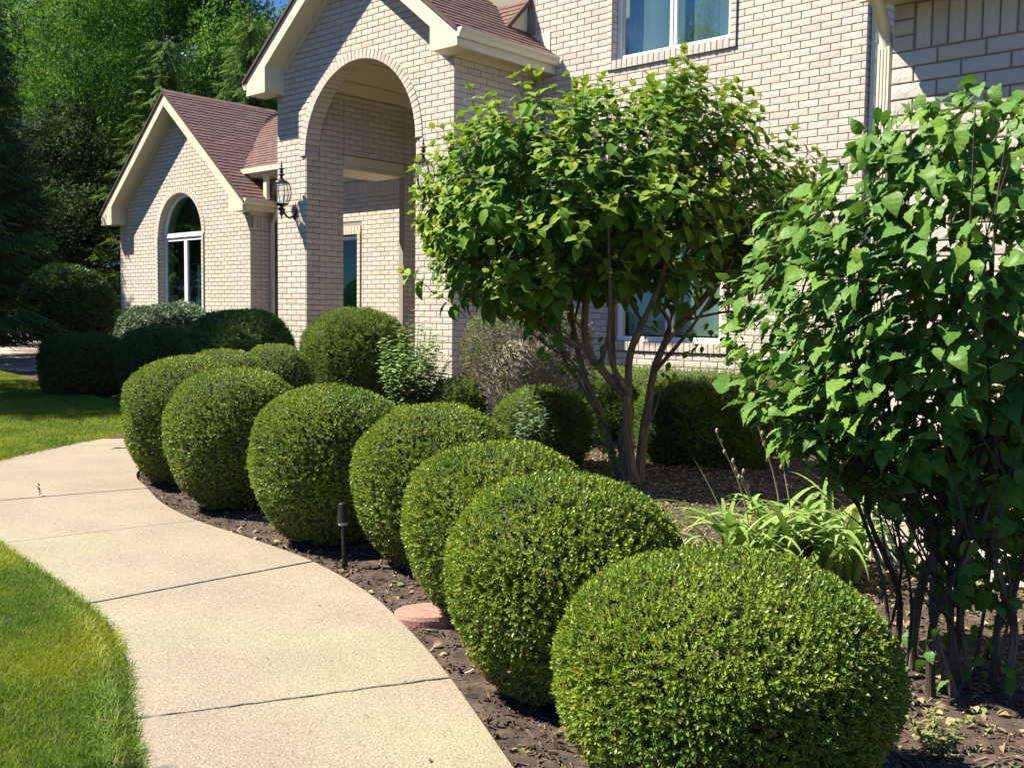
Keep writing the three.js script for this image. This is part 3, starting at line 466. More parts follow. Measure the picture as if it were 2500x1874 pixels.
structure('mulch_bed', sheet(-16, 3, -14, -0.5, 190, 160, bedY), M.soil, 'brown mulch bed between the walkway and the house');

const INNER = [[-0.6, -1.55], [-1.5, -2.15], [-2.4, -2.675], [-3.204, -3.141], [-3.8, -3.45], [-4.5, -3.76], [-5.402, -4.007], [-6.3, -4.1], [-7.136, -4.162], [-8.0, -4.34], [-8.768, -4.609], [-9.4, -4.83], [-9.85, -5.089], [-10.5, -5.7], [-11.0, -6.5], [-11.7, -7.6], [-12.7, -8.8], [-13.1, -10.0], [-13.1, -10.9]];
const OUTER = [[-2.3, -0.75], [-2.75, -1.3], [-3.3, -1.68], [-3.80, -1.90], [-4.30, -2.14], [-4.90, -2.36], [-5.50, -2.49], [-6.45, -2.63], [-7.38, -2.74], [-8.3, -2.86], [-9.16, -2.98], [-10.1, -3.3], [-10.95, -3.72], [-11.7, -4.55], [-12.3, -5.4], [-13.0, -6.75], [-14.2, -8.7], [-14.6, -10.0], [-14.6, -10.9]];
{ // concrete walkway: slabs cast one by one between tooled joints
  const path = new THREE.Group(); path.name = 'path'; path.position.set(-6, 0, -3.4); scene.add(path); tag(path, 'curving exposed aggregate concrete walkway', null, null, 'structure');
  const ic = new THREE.CatmullRomCurve3(INNER.map((p) => V(p[0], 0, p[1]))), oc = new THREE.CatmullRomCurve3(OUTER.map((p) => V(p[0], 0, p[1])));
  const at = (c, k) => c.getPoint(k / (INNER.length - 1)), cuts = [0, 3, 6, 8, 10, 12, 13, 14, 15.2, 16.4, 18], wide = [0, 1.25, 1.1, 1.05, 1.25, 0.7, 0.7, 0.6, 0.6, 0.6, 0], R = RNG(71);
  for (let s = 0; s + 1 < cuts.length; s++) {
    const a = cuts[s], b = cuts[s + 1], n = Math.max(6, Math.ceil((b - a) * 5)), ring = [], ga = 0.0095 * wide[s] / 1.2, gb = 0.0095 * wide[s + 1] / 1.2;
    for (let i = 0; i <= n; i++) ring.push(at(ic, lerp(a + ga, b - gb, i / n)));
    const rag = (p) => p; // far joint edge, slightly uneven
    for (let i = 1; i < 24; i++) { const q = ring[n].clone().lerp(at(oc, b - gb), i / 24); q.x += (R() - 0.5) * 0.006 * (s === 0 ? 2.5 : 1); ring.push(rag(q)); }
    for (let i = n; i >= 0; i--) ring.push(at(oc, lerp(a + ga, b - gb, i / n)));
    const e0 = at(oc, a + ga), e1 = at(ic, a + ga); for (let i = 1; i < 24; i++) { const q = e0.clone().lerp(e1, i / 24); q.x += (R() - 0.5) * 0.006 * (s === 1 ? 2.5 : 1); ring.push(q); }
    const g = new THREE.ExtrudeGeometry(poly(ring.map((p) => [p.x, -p.z])), { depth: 0.1, bevelEnabled: true, bevelThickness: 0.006, bevelSize: 0.006, bevelOffset: -0.006, bevelSegments: 2 });
    g.rotateX(-Math.PI / 2); g.translate(0, -0.09 + (R() - 0.5) * 0.004, 0);
    const m = part('slab', uvBox(g), M.concrete, path); m.position.copy(path.position).negate();
  }
}
const lawnEdge = OUTER.slice(0, 17).map(([x, z], i) => { const a = OUTER[Math.max(0, i - 1)], b = OUTER[Math.min(16, i + 1)], dx = b[0] - a[0], dz = b[1] - a[1], l = Math.hypot(dx, dz); return [x + (dz / l) * -0.0 - (-dz / l) * 0.0, z]; });
const lawnPoly = [...lawnEdge.map((p) => [p[0], p[1]]), [-15.0, -8.5], [-18, -8.6], [-26, -10.2], [-60, -16], [-60, 30], [6, 30], [-1.2, 0.6]];
{ const g = new THREE.ShapeGeometry(poly(lawnPoly.map(([x, z]) => [x, -z]))); g.rotateX(-Math.PI / 2); g.translate(0, -0.012, 0); structure('lawn', uvBox(g), M.turf, 'mown green lawn beside the walkway'); }
structure('road', box(-64, -29.5, -0.08, -0.05, -24, -11.6), std({ color: rgb(0.42, 0.33, 0.25), roughness: 1 }), 'pale sunlit gravel drive far behind the trees');
function inPoly(x, z, P) { let c = false; for (let i = 0, j = P.length - 1; i < P.length; j = i++) if ((P[i][1] > z) !== (P[j][1] > z) && x < ((P[j][0] - P[i][0]) * (z - P[i][1])) / (P[j][1] - P[i][1]) + P[i][0]) c = !c; return c; }
function tuft(seed, n, h0, h1, spread, wid) { const r = RNG(seed), a = []; for (let i = 0; i < n; i++) { const L = lerp(h0, h1, r()), g = leaf(L, wid * (0.7 + 0.6 * r()), 'lance', 0.3, 0.3 + 0.8 * r(), 3); const d = V((r() - 0.5) * 1.3, 1, (r() - 0.5) * 1.3), m = orient(V((r() - 0.5) * spread, 0, (r() - 0.5) * spread), d, rdir(r)); g.applyMatrix4(m); a.push(g.toNonIndexed()); } return merge(a); }
{
  const r = RNG(21), near = [], far = [];
  const grassCol = (x, z) => { const n = fbm(x * 1.1, z * 1.1, 7, 3), m = r(); const y = clamp(0.45 + n * 2.3 + (m - 0.5) * 1.0); return m > 0.965 ? [0.32, 0.28, 0.11] : [lerp(0.125, 0.30, y), lerp(0.225, 0.335, y), lerp(0.012, 0.014, y)]; };
  for (let k = 0; k < 90000 && near.length < 26000; k++) { const x = lerp(-9.5, -2.2, r()), z = lerp(-3.2, 0.8, r()); if (!inPoly(x, z, lawnPoly) || !inView(V(x, 0.03, z), 0.1)) continue; near.push({ m: orient(V(x, -0.02, z), V(0, 1, 0), rdir(r), 0.75 + 0.5 * r()), c: grassCol(x, z) }); }
  const fine = []; // ragged blades hanging over the walkway
  const edge = new THREE.CatmullRomCurve3(OUTER.map((p) => V(p[0], 0, p[1])));
  for (let k = 0; k < 9000; k++) { const t = r(), p = edge.getPoint(t), q = edge.getTangent(t), n = V(-q.z, 0, q.x), side = (Math.pow(r(), 2)) * 0.12 + 0.008; p.addScaledVector(n, side * (n.x * 0.5 - n.z < 0 ? 1 : 1)); if (!inPoly(p.x - n.x * 0.02, p.z - n.z * 0.02, lawnPoly) && !inPoly(p.x - 2 * n.x * side, p.z - 2 * n.z * side, lawnPoly)) continue; if (!inPoly(p.x, p.z, lawnPoly)) p.addScaledVector(n, -2 * side); if (!inView(p, 0.05)) continue; const out = inPoly(p.x + n.x * 0.04, p.z + n.z * 0.04, lawnPoly) ? -1 : 1; fine.push({ m: orient(V(p.x, -0.015, p.z), V(n.x * out * r() * 0.9, 1, n.z * out * r() * 0.9), rdir(r), 0.7 + 0.75 * r()), c: grassCol(p.x, p.z) }); }
  for (let k = 0; k < 260000 && far.length < 42000; k++) { const x = lerp(-32, -11.2, Math.pow(r(), 1.5)), z = lerp(-10.6, -2.2, r()); const xx = -11.2 - (x + 32) * 0 + (x - -11.2) * 1; if (!inPoly(xx, z, lawnPoly) || !inView(V(xx, 0.03, z), 0.05)) continue; far.push({ m: orient(V(xx, -0.02, z), V(0, 1, 0), rdir(r), 0.9 + 0.6 * r()), c: grassCol(xx, z) }); }
  tag(copies('grass', tuft(5, 15, 0.035, 0.075, 0.05, 0.0042), M.grass, [...near], scene), 'sunlit mown grass at lower left of the walkway', 'grass');
  tag(copies('grass_001', tuft(8, 9, 0.04, 0.085, 0.03, 0.0040), M.grass, fine, scene), 'long grass blades hanging over the walkway edge', 'grass');
  tag(copies('grass_002', tuft(6, 16, 0.05, 0.09, 0.09, 0.007), M.grass, far, scene), 'lawn grass beyond the walkway, half in tree shade', 'grass');
  used.set('grass', 3);
}
{ // bark chips, twigs and dry leaves on the bed
  const r = RNG(31), chips = [], dry = [], gC = (() => { const g = new THREE.BoxGeometry(0.012, 0.05, 0.006, 1, 2, 1); const p = g.attributes.position; for (let i = 0; i < p.count; i++) p.setXYZ(i, p.getX(i) * (0.6 + 0.7 * r()), p.getY(i), p.getZ(i) + 0.006 * (r() - 0.5)); g.computeVertexNormals(); return g; })();
  const ok = (x, z) => !inPoly(x, z, PATHPOLY);
  const PATHPOLY = [...INNER, ...OUTER.slice().reverse()];
  for (let k = 0; k < 130000; k++) { const x = lerp(-14, 1, r()), z = lerp(-12.8, -1.8, r()); if (!ok(x, z) || inPoly(x, z, lawnPoly)) continue; const p = V(x, bedY(x, z) + 0.004, z); if (!inView(p, 0.05)) continue; const d = V(r() - 0.5, (r() - 0.5) * 0.5, r() - 0.5), g = 0.45 + r() * 0.9, yellow = z < -6.2 && r() < 0.45; chips.push({ m: orient(p, d, V((r() - 0.5) * 0.8, 1, (r() - 0.5) * 0.8), 0.22 + r() * r() * 1.2), c: yellow ? [0.30 * g, 0.22 * g, 0.09 * g] : r() < 0.08 ? [0.32 * g, 0.25 * g, 0.16 * g] : [0.125 * g, 0.084 * g, 0.054 * g] }); }
  for (let k = 0; k < 9000; k++) { const x = lerp(-8, 0.5, r()), z = lerp(-10, -2.2, r()); const w = x > -2.6 || z < -6; if (!ok(x, z) || (!w && r() > 0.25) || inPoly(x, z, lawnPoly)) continue; const p = V(x, bedY(x, z) + 0.012, z); if (!inView(p, 0.02)) continue; const g = 0.6 + 0.6 * r(); dry.push({ m: orient(p, V(r() - 0.5, 0.15 * (r() - 0.3), r() - 0.5), V((r() - 0.5) * 0.8, 1, (r() - 0.5) * 0.8), 0.5 + r()), c: r() < 0.35 ? [0.20 * g, 0.24 * g, 0.06 * g] : [0.36 * g, 0.26 * g, 0.12 * g] }); }
  tag(copies('mulch', gC, M.chip, chips, scene), 'shredded brown bark mulch covering the planting bed', 'mulch');
  tag(copies('dry_leaves', leaf(0.05, 0.026, 'oval', 0.5, 0.8), leafMat({ roughness: 0.7 }), dry, scene), 'dry leaf litter scattered over the mulch', 'leaf litter');
  const bits = []; for (let k = 0; k < 60; k++) { const x = lerp(-8, -2, r()), z = lerp(-4, -1.4, r()); if (!inPoly(x, z, PATHPOLY)) continue; bits.push({ m: orient(V(x, 0.022, z), V(r() - 0.5, 0.1, r() - 0.5), V(0, 1, 0.2), 0.15 + 0.5 * r() * r()), c: r() < 0.3 ? [0.2, 0.2, 0.06] : [0.11, 0.085, 0.06] }); }
  tag(copies('debris', leaf(0.05, 0.02, 'oval', 0.4, 0.5), leafMat({ roughness: 0.7 }), bits, scene), 'tiny leaf and twig bits on the walkway', 'debris');
}
{ // weed in a joint of the walkway
  const w = thing('weed', [-9.02, 0.01, -3.72], 'tiny weed growing from a joint of the walkway', 'weed'), r = RNG(4);
  for (let i = 0; i < 5; i++) { const g = leaf(0.045, 0.02, 'oval', 0.3, 0.4); g.applyMatrix4(orient(V(0, 0.015 + 0.02 * i, 0), V(r() - 0.5, 0.7, r() - 0.5), V(0, 1, 0))); part('leaf', g, leafMat({ color: rgb(0.12, 0.14, 0.04), roughness: 0.6 }), w); }
  part('stem', tube([V(0, 0, 0), V(0.004, 0.05, 0), V(0.012, 0.12, 0.01)], 0.002, 0.001, 5), M.stem, w);
}

// ================================================================ SMALL OBJECTS
{ // path light
  const t = thing('path_light', [-5.238, -0.02, -4.14], 'black path light on a slim post between two boxwoods', 'path light');
  part('post', new THREE.CylinderGeometry(0.0155, 0.0155, 0.32, 20).translate(0, 0.16, 0), M.black, t);
  part('lamp_head', new THREE.LatheGeometry([[0.0, 0.435], [0.022, 0.435], [0.027, 0.428], [0.029, 0.41], [0.037, 0.315], [0.038, 0.306], [0.033, 0.304], [0.02, 0.31], [0.0, 0.31]].map((p) => new THREE.Vector2(...p)).reverse(), 28), M.black, t);
  part('lens', new THREE.CylinderGeometry(0.034, 0.032, 0.018, 24).translate(0, 0.296, 0), std({ color: rgb(0.35, 0.35, 0.33), roughness: 0.3 }), t);
  part('stake_collar', new THREE.CylinderGeometry(0.021, 0.023, 0.03, 16).translate(0, 0.02, 0), M.black, t);
  t.rotation.z = 0.02; t.rotation.x = 0.03;
}
{ // round stepping stone
  const r = RNG(17), g = new THREE.LatheGeometry([[0, 0.05], [0.16, 0.05], [0.185, 0.046], [0.2, 0.036], [0.205, 0.015], [0.2, -0.03], [0, -0.03]].map((p) => new THREE.Vector2(...p)).reverse(), 48), p = g.attributes.position;
  for (let i = 0; i < p.count; i++) { const n = fbm(p.getX(i) * 12, p.getZ(i) * 12, p.getY(i) * 10, 3); p.setY(i, p.getY(i) + 0.008 * n); p.setX(i, p.getX(i) * (1 + 0.03 * n)); }
  g.computeVertexNormals();
  const m = shade(new THREE.Mesh(uvBox(g), std({ color: rgb(1.0, 1.0, 1.0), map: tex(256, 256, (u, v) => { const n = 0.9 + 0.5 * soilN(u, v) + 0.25 * (r() - 0.5); return [0.36 * n, 0.19 * n, 0.135 * n]; }, true, 2, 2), roughness: 1, bumpMap: brickBump, bumpScale: 0.006 })));
  m.name = 'stepping_stone'; m.position.set(-4.03, -0.025, -3.79); m.rotation.set(-0.06, 0, 0.08); scene.add(m); tag(m, 'round pinkish concrete stepping stone half under a boxwood', 'stepping stone');
}
function lantern(pos, label) { // colonial wall lantern
  const t = thing('wall_lantern', pos, label, 'wall lantern', 'black glass lanterns on the porch piers');
  const L = (pts, n = 20) => new THREE.LatheGeometry(pts.map((p) => new THREE.Vector2(...p)), n);
  const prof = (s) => 0.105 + 0.045 * Math.sin(Math.PI * clamp(s * 0.85 + 0.12)), y0 = 0.20, y1 = 0.52, R = (s) => (s < 0.5 ? lerp(0.095, 0.148, Math.sin(s * Math.PI)) : lerp(0.105, 0.148, Math.sin(s * Math.PI)));
  for (let k = 0; k < 6; k++) { const a = (k / 6) * Math.PI * 2 + 0.3, pts = []; for (let i = 0; i <= 8; i++) { const s = i / 8; pts.push(V(Math.cos(a) * R(s), lerp(y0, y1, s), Math.sin(a) * R(s))); } part('bar', tube(pts, 0.0075, 0.0075, 5, 12), M.black, t);
    const pos2 = [], idx = [], uv = []; for (let i = 0; i <= 8; i++) for (let j = 0; j <= 2; j++) { const s = i / 8, b = a + (j / 2) * (Math.PI / 3); const q = R(s) * (j === 1 ? Math.cos(Math.PI / 6) : 1) * 0.985; pos2.push(Math.cos(b) * q, lerp(y0, y1, s), Math.sin(b) * q); uv.push(j / 2, s); } for (let i = 0; i < 8; i++) for (let j = 0; j < 2; j++) { const q = i * 3 + j; idx.push(q, q + 3, q + 1, q + 1, q + 3, q + 4); } const g = new THREE.BufferGeometry(); g.setAttribute('position', new THREE.Float32BufferAttribute(pos2, 3)); g.setAttribute('uv', new THREE.Float32BufferAttribute(uv, 2)); g.setIndex(idx); g.computeVertexNormals(); part('glass_pane', g, M.clear, t); }
  part('cap', L([[0, 0.60], [0.03, 0.585], [0.05, 0.56], [0.085, 0.545], [0.112, 0.525], [0.108, 0.508], [0, 0.512]].reverse()), M.black, t);
  part('finial', L([[0, 0.86], [0.006, 0.84], [0.008, 0.79], [0.018, 0.77], [0.012, 0.75], [0.04, 0.735], [0.044, 0.722], [0.016, 0.71], [0.03, 0.69], [0.034, 0.675], [0.014, 0.66], [0.05, 0.645], [0.052, 0.632], [0.02, 0.62], [0.024, 0.59], [0, 0.59]].reverse()), M.black, t);
  part('base_ring', L([[0, 0.205], [0.102, 0.205], [0.104, 0.19], [0.06, 0.17], [0.022, 0.155], [0.03, 0.14], [0.058, 0.125], [0.054, 0.105], [0.02, 0.085], [0.034, 0.07], [0.042, 0.05], [0.02, 0.03], [0.012, 0.015], [0.006, -0.03], [0, -0.035]].reverse()), M.black, t);
  for (let k = 0; k < 3; k++) { const a = (k / 3) * Math.PI * 2; part('candle', new THREE.CylinderGeometry(0.011, 0.011, 0.11, 10).translate(0.035 * Math.cos(a), 0.27, 0.035 * Math.sin(a)), M.white, t); part('bulb', L([[0, 0.40], [0.006, 0.385], [0.014, 0.355], [0.009, 0.33], [0, 0.325]].reverse(), 10).translate(0.035 * Math.cos(a), 0, 0.035 * Math.sin(a)), M.clear, t); }
  part('arm', tube([V(0, 0.12, -0.02), V(0, 0.02, -0.09), V(0, 0.0, -0.16), V(0, 0.06, -0.22), V(0, 0.14, -0.235)], 0.014, 0.018, 8, 16), M.black, t);
  part('back_plate', new THREE.LatheGeometry([[0, 0.03], [0.05, 0.028], [0.062, 0.018], [0.066, 0.0], [0, 0]].map((p) => new THREE.Vector2(...p)).reverse(), 24).scale(1, 1, 1.9).rotateX(Math.PI / 2).translate(0, 0.10, -0.245), M.black, t);
  t.scale.setScalar(1.2); return t;
}
lantern([-15.66, 3.43, ZP + 0.29], 'black glass wall lantern on the sunlit left pier of the porch arch');
lantern([-11.84, 3.43, ZP + 0.29], 'black wall lantern on the right porch pier, mostly hidden by the small tree');

// ================================================================ CLIPPED SHRUBS
function sprig(seed, n, L, Wd, shape, len, open) { // a twig end along +Y with leaves all round
  const r = RNG(seed), a = [];
  for (let i = 0; i < n; i++) { const t = (i + 0.4) / n, ang = i * 2.4 + r(), tilt = open * (1.15 - 0.6 * t) + (r() - 0.5) * 0.4, d = V(Math.cos(ang) * Math.sin(tilt), Math.cos(tilt), Math.sin(ang) * Math.sin(tilt)); const g = leaf(L * (0.75 + 0.5 * r()), Wd * (0.8 + 0.4 * r()), shape, 0.25, 0.35 * (r() - 0.2), 2); g.applyMatrix4(orient(V(0, len * (t - 0.55), 0), d, V(-Math.cos(ang) * 0.5 + r() - 0.5, 1, -Math.sin(ang) * 0.5 + r() - 0.5))); a.push(g.toNonIndexed()); }
  return merge(a);
}
const boxSprigs = [sprig(41, 8, 0.021, 0.0105, 'oval', 0.03, 0.9), sprig(42, 8, 0.019, 0.010, 'oval', 0.034, 1.05)];
const yewSprigs = [sprig(51, 12, 0.026, 0.0042, 'needle', 0.06, 0.95)];
const broadSprig = [sprig(61, 6, 0.055, 0.026, 'oval', 0.07, 1.1)];
const PAL = {
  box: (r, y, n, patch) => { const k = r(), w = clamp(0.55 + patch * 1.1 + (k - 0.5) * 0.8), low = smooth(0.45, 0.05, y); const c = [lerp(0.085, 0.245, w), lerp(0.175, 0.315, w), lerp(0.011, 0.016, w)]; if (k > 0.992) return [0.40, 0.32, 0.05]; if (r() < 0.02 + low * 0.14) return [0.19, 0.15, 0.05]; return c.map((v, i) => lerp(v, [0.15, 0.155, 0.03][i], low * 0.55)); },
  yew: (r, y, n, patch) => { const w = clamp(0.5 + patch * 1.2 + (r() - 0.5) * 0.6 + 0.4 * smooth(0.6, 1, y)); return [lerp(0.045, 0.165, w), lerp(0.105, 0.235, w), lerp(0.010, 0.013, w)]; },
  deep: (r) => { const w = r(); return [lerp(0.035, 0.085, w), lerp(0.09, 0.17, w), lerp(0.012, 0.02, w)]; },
  grey: (r, y, n, patch) => { const k = r(); if (k < 0.42 + 0.6 * patch - 0.45 * smooth(0.6, 1, y)) return [0.17, 0.125, 0.10]; const w = r(); return [lerp(0.12, 0.24, w), lerp(0.16, 0.27, w), lerp(0.05, 0.08, w)]; },
  variegated: (r) => (r() < 0.35 ? [0.30, 0.36, 0.22] : [0.06, 0.13, 0.05]),
};
// a clipped shrub: rounded body of radius R and height H; opts shape its profile
function clipped(name, x, z, R, H, label, category, group, o = {}) {
  const t = thing(name, [x, 0, z], label, category, group), seed = o.seed || Math.floor(Math.abs(x * 131 + z * 377)), r = RNG(seed), ex = o.ex || 2.3, sx = o.sx || 1, sz = o.sz || 1, rot = o.rot || 0;
  const yc = (o.yc || 0.53) * H, up = H - yc, dn = (o.dn || 0.62) * H, base = o.base ?? 0.0;
  const surf = (d) => { // point of the body in direction d
    const ny = d.y, ee = ny > 0 ? ex : (o.exl || ex), q = Math.pow(Math.max(0, 1 - Math.pow(Math.abs(ny), ee)), 1 / ee), h = Math.hypot(d.x, d.z) || 1e-6, bump = 1 + (o.rough || 0.05) * fbm(d.x * 1.7 + seed, d.y * 1.7, d.z * 1.7, 2) * 2 + 0.014 * nz(d.x * 9 + seed, d.y * 9, d.z * 9);
    let px = (d.x / h) * q * R * bump * sx, pz = (d.z / h) * q * R * bump * sz; if (rot) { const c = Math.cos(rot), s = Math.sin(rot); [px, pz] = [px * c + pz * s, -px * s + pz * c]; }
    return V(px, yc + (ny > 0 ? ny * up : ny * dn) * bump, pz);
  };
  const g = new THREE.SphereGeometry(1, 40, 28), p = g.attributes.position, dirs = [];
  for (let i = 0; i < p.count; i++) { const s = surf(V(p.getX(i), p.getY(i), p.getZ(i)).normalize()); const core = o.core || 0.945; s.x *= core; s.z *= core; s.y = base + (s.y - base) * (core + 0.02); p.setXYZ(i, s.x, Math.max(s.y, -0.05), s.z); }
  g.computeVertexNormals(); part('inner_growth', g, o.inner || M.inner, t);
  if (o.twigs) { const tw = []; for (let k = 0; k < o.twigs; k++) { const d = rdir(r); if (d.y < -0.75) continue; const s = surf(d), a = s.clone().multiplyScalar(0.45).setY(lerp(0.25, s.y, 0.55)), b = s.clone().multiplyScalar(0.8).add(rdir(r).multiplyScalar(0.06)); tw.push(tube([a, b, s.clone().multiplyScalar(0.985).add(rdir(r).multiplyScalar(0.03))], 0.006, 0.002, 4, 5).toNonIndexed()); } part('twigs', merge(tw), M.graytwig, t).userData.kind = 'stuff'; }
  if (!base) for (let k = 0; k < 3; k++) part('stem', tube([V(0.05 * (k - 1), -0.05, 0.03 * k), V(0.1 * (k - 1), 0.12, 0.06 * (k - 1)), V(0.2 * R * (k - 1), 0.3 * H, 0.1 * (k - 1))], 0.03, 0.015, 6), M.bark, t);
  const area = 4 * Math.PI * R * R * ((sx + sz) / 2) * (0.45 + 0.55 * (H / (2 * R))), dens = o.dens || 2100, sprigs = o.sprigs || boxSprigs, n = Math.floor(area * dens), lists = sprigs.map(() => []), cam = V(0, 1.66, 0), pal = PAL[o.pal || 'box'];
  const eps = 0.04;
  for (let k = 0; k < n; k++) {
    const d = rdir(r); if (d.y < -0.86) continue; const s = surf(d); if (s.y < base + 0.01) continue;
    const a = surf(V(d.x + eps, d.y, d.z).normalize()), b = surf(V(d.x, d.y + eps, d.z).normalize()), c = surf(V(d.x, d.y, d.z + eps).normalize());
    const N = new THREE.Vector3().crossVectors(a.clone().sub(s), b.clone().sub(s)).add(new THREE.Vector3().crossVectors(b.clone().sub(s), c.clone().sub(s))).add(new THREE.Vector3().crossVectors(c.clone().sub(s), a.clone().sub(s))).normalize(); if (N.dot(V(s.x, s.y - yc, s.z)) < 0) N.negate();
    const wp = V(x + s.x, s.y, z + s.z); if (N.dot(cam.clone().sub(wp).normalize()) < -0.45) continue;
    const patch = fbm(s.x * 3 + seed, s.y * 3, s.z * 3, 3), deep = r() < 0.3 ? -0.03 * r() : 0.006 * (r() - 0.5), fly = r() < 0.012 ? 0.018 : 0;
    s.addScaledVector(N, (deep + fly) * (o.depth || 1));
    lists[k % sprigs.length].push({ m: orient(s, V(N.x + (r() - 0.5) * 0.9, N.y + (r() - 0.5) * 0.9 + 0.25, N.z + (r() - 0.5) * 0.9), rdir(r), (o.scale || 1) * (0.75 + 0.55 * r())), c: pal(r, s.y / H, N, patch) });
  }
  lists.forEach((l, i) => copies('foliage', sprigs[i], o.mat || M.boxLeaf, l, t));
  splatDisc(V(x, yc, z), R * 0.92);
  return t;
}
const GB = 'round clipped boxwoods along the walkway';
clipped('boxwood', -1.79, -3.12, 0.585, 0.80, 'nearest and widest round boxwood, at the bottom edge of the photo', 'boxwood', GB, { seed: 3, exl: 2.0, scale: 0.86, yc: 0.52, dens: 4300 });
clipped('boxwood', -2.78, -3.43, 0.465, 0.945, 'tall round boxwood just left of the nearest one', 'boxwood', GB, { seed: 5, exl: 2.0, scale: 0.86, yc: 0.55, dens: 3800, rot: 0.5, sx: 1.12 });
clipped('boxwood', -3.74, -4.03, 0.465, 0.955, 'round boxwood behind the pinkish stepping stone', 'boxwood', GB, { seed: 8, exl: 2.0, scale: 0.86, yc: 0.55, dens: 3400, rot: 0.6, sx: 1.12 });
clipped('boxwood', -4.90, -4.63, 0.535, 1.05, 'round boxwood directly right of the path light', 'boxwood', GB, { seed: 12, exl: 2.0, scale: 0.86, yc: 0.55, dens: 2900 });
clipped('boxwood', -5.96, -4.58, 0.58, 1.12, 'round boxwood directly left of the path light', 'boxwood', GB, { seed: 14, exl: 2.0, scale: 0.86, yc: 0.55, dens: 2700 });
clipped('boxwood', -7.58, -4.80, 0.58, 1.175, 'round boxwood in front of the one at the bend of the walkway', 'boxwood', GB, { seed: 19, exl: 2.0, scale: 0.86, yc: 0.55, dens: 2500 });
clipped('boxwood', -8.98, -5.15, 0.61, 1.215, 'leftmost round boxwood, leaning over the bend of the walkway', 'boxwood', GB, { seed: 23, exl: 2.0, scale: 0.86, yc: 0.55, dens: 2400 });
clipped('boxwood', -10.35, -6.40, 0.56, 1.23, 'boxwood mound peeking over the leftmost round boxwood', 'boxwood', GB, { seed: 27, exl: 2.0, scale: 0.86, yc: 0.55, dens: 1600 });
clipped('boxwood', -10.75, -7.4, 0.48, 1.27, 'farthest boxwood mound of the row, below the left porch pier', 'boxwood', GB, { seed: 29, exl: 2.0, scale: 0.86, yc: 0.55, dens: 1500 });
const GY = 'clipped yews by the house', yo = { sprigs: yewSprigs, pal: 'yew', mat: M.yewLeaf, rough: 0.09, depth: 1.7 };
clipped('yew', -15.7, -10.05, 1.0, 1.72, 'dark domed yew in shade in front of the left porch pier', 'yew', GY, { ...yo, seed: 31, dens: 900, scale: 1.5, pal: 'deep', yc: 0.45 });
clipped('yew', -12.2, -9.85, 0.84, 1.74, 'large domed yew in sun in front of the porch arch', 'yew', GY, { ...yo, seed: 33, dens: 1100, scale: 1.3, yc: 0.5 });
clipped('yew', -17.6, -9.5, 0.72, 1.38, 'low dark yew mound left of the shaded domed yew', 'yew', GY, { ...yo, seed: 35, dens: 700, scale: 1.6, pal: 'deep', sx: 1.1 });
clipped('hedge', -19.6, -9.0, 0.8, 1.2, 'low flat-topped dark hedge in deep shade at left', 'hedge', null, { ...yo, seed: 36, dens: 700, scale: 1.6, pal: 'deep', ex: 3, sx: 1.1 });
clipped('yew', -7.1, -8.35, 0.52, 0.88, 'small bright yew ball behind the leafy weed, left of the tree trunk', 'yew', GY, { ...yo, seed: 37, dens: 1500 });
clipped('yew', -9.2, -9.1, 0.36, 0.86, 'small yew ball at the foot of the right porch pier', 'yew', GY, { ...yo, seed: 38, dens: 1500 });
clipped('yew', -6.05, -10.0, 0.70, 0.97, 'bright yew mound right of the small tree trunk', 'yew', GY, { ...yo, seed: 39, dens: 1400, ex: 2.8, sx: 1.15, rough: 0.13 });
clipped('hedge', -7.2, -11.6, 0.8, 0.96, 'yew hedge under the lower window', 'hedge', null, { ...yo, seed: 40, dens: 1000, ex: 4, sx: 2.2, scale: 1.2 });
clipped('shrub', -23.2, -12.75, 1.15, 1.83, 'variegated leafy shrub under the arched window', 'shrub', null, { seed: 43, dens: 420, sprigs: broadSprig, pal: 'variegated', rough: 0.14, depth: 3, scale: 1.5 });
clipped('boxwood', -8.75, -9.95, 0.86, 1.86, 'sparse greyish boxwood with bare twigs behind the small tree', 'boxwood', null, { seed: 45, dens: 900, pal: 'grey', inner: M.graytwig, rough: 0.08, depth: 5, scale: 1.2, base: 0.45, yc: 0.6, core: 0.62, twigs: 420 });
clipped('shrub', -23.0, -10.2, 0.95, 2.65, 'dark round shrub on bare stems in shade left of the wing', 'shrub', null, { seed: 47, dens: 420, sprigs: broadSprig, pal: 'deep', scale: 1.2, base: 0.95, yc: 0.65, dn: 0.3, depth: 2 });

// ================================================================ LEAVES THAT CAN BE TOLD APART
// a plant's leaves: the 300 that show largest become parts, the rest one part of kind stuff
function leafSet(t, list, geos, mats, tints, max = 300) {
  const it = list.map((e) => { const m = e.m, c = V(0, 0, 0).applyMatrix4(m).add(t.position), L = e.L, up = V(0, 1, 0).transformDirection(m), si = V(1, 0, 0).transformDirection(m), a = c.clone(), q = c.clone().addScaledVector(up, L), w = e.W / 2, mid = c.clone().addScaledVector(up, L * 0.45); const item = { ...e, kind: t.name }; splat([a, mid.clone().addScaledVector(si, w), q, mid.clone().addScaledVector(si, -w)], item); return item; });
  return () => {
    it.sort((a, b) => b.px - a.px); const top = it.slice(0, max), rest = it.slice(max);
    for (const e of top) { const m = part('leaf', geos[e.g], mats[e.t], t); m.applyMatrix4(e.m); }
    const byG = geos.map(() => []); rest.forEach((e) => byG[0].push({ m: e.m, c: tints[e.t] })); copies('foliage', geos[0], mats.white, byG[0], t);
  };
}
function tintSet(base, tints) { const a = tints.map((c) => { const m = base.clone(); m.color.setRGB(...c); return m; }); a.white = base; return a; }
const finish = [];

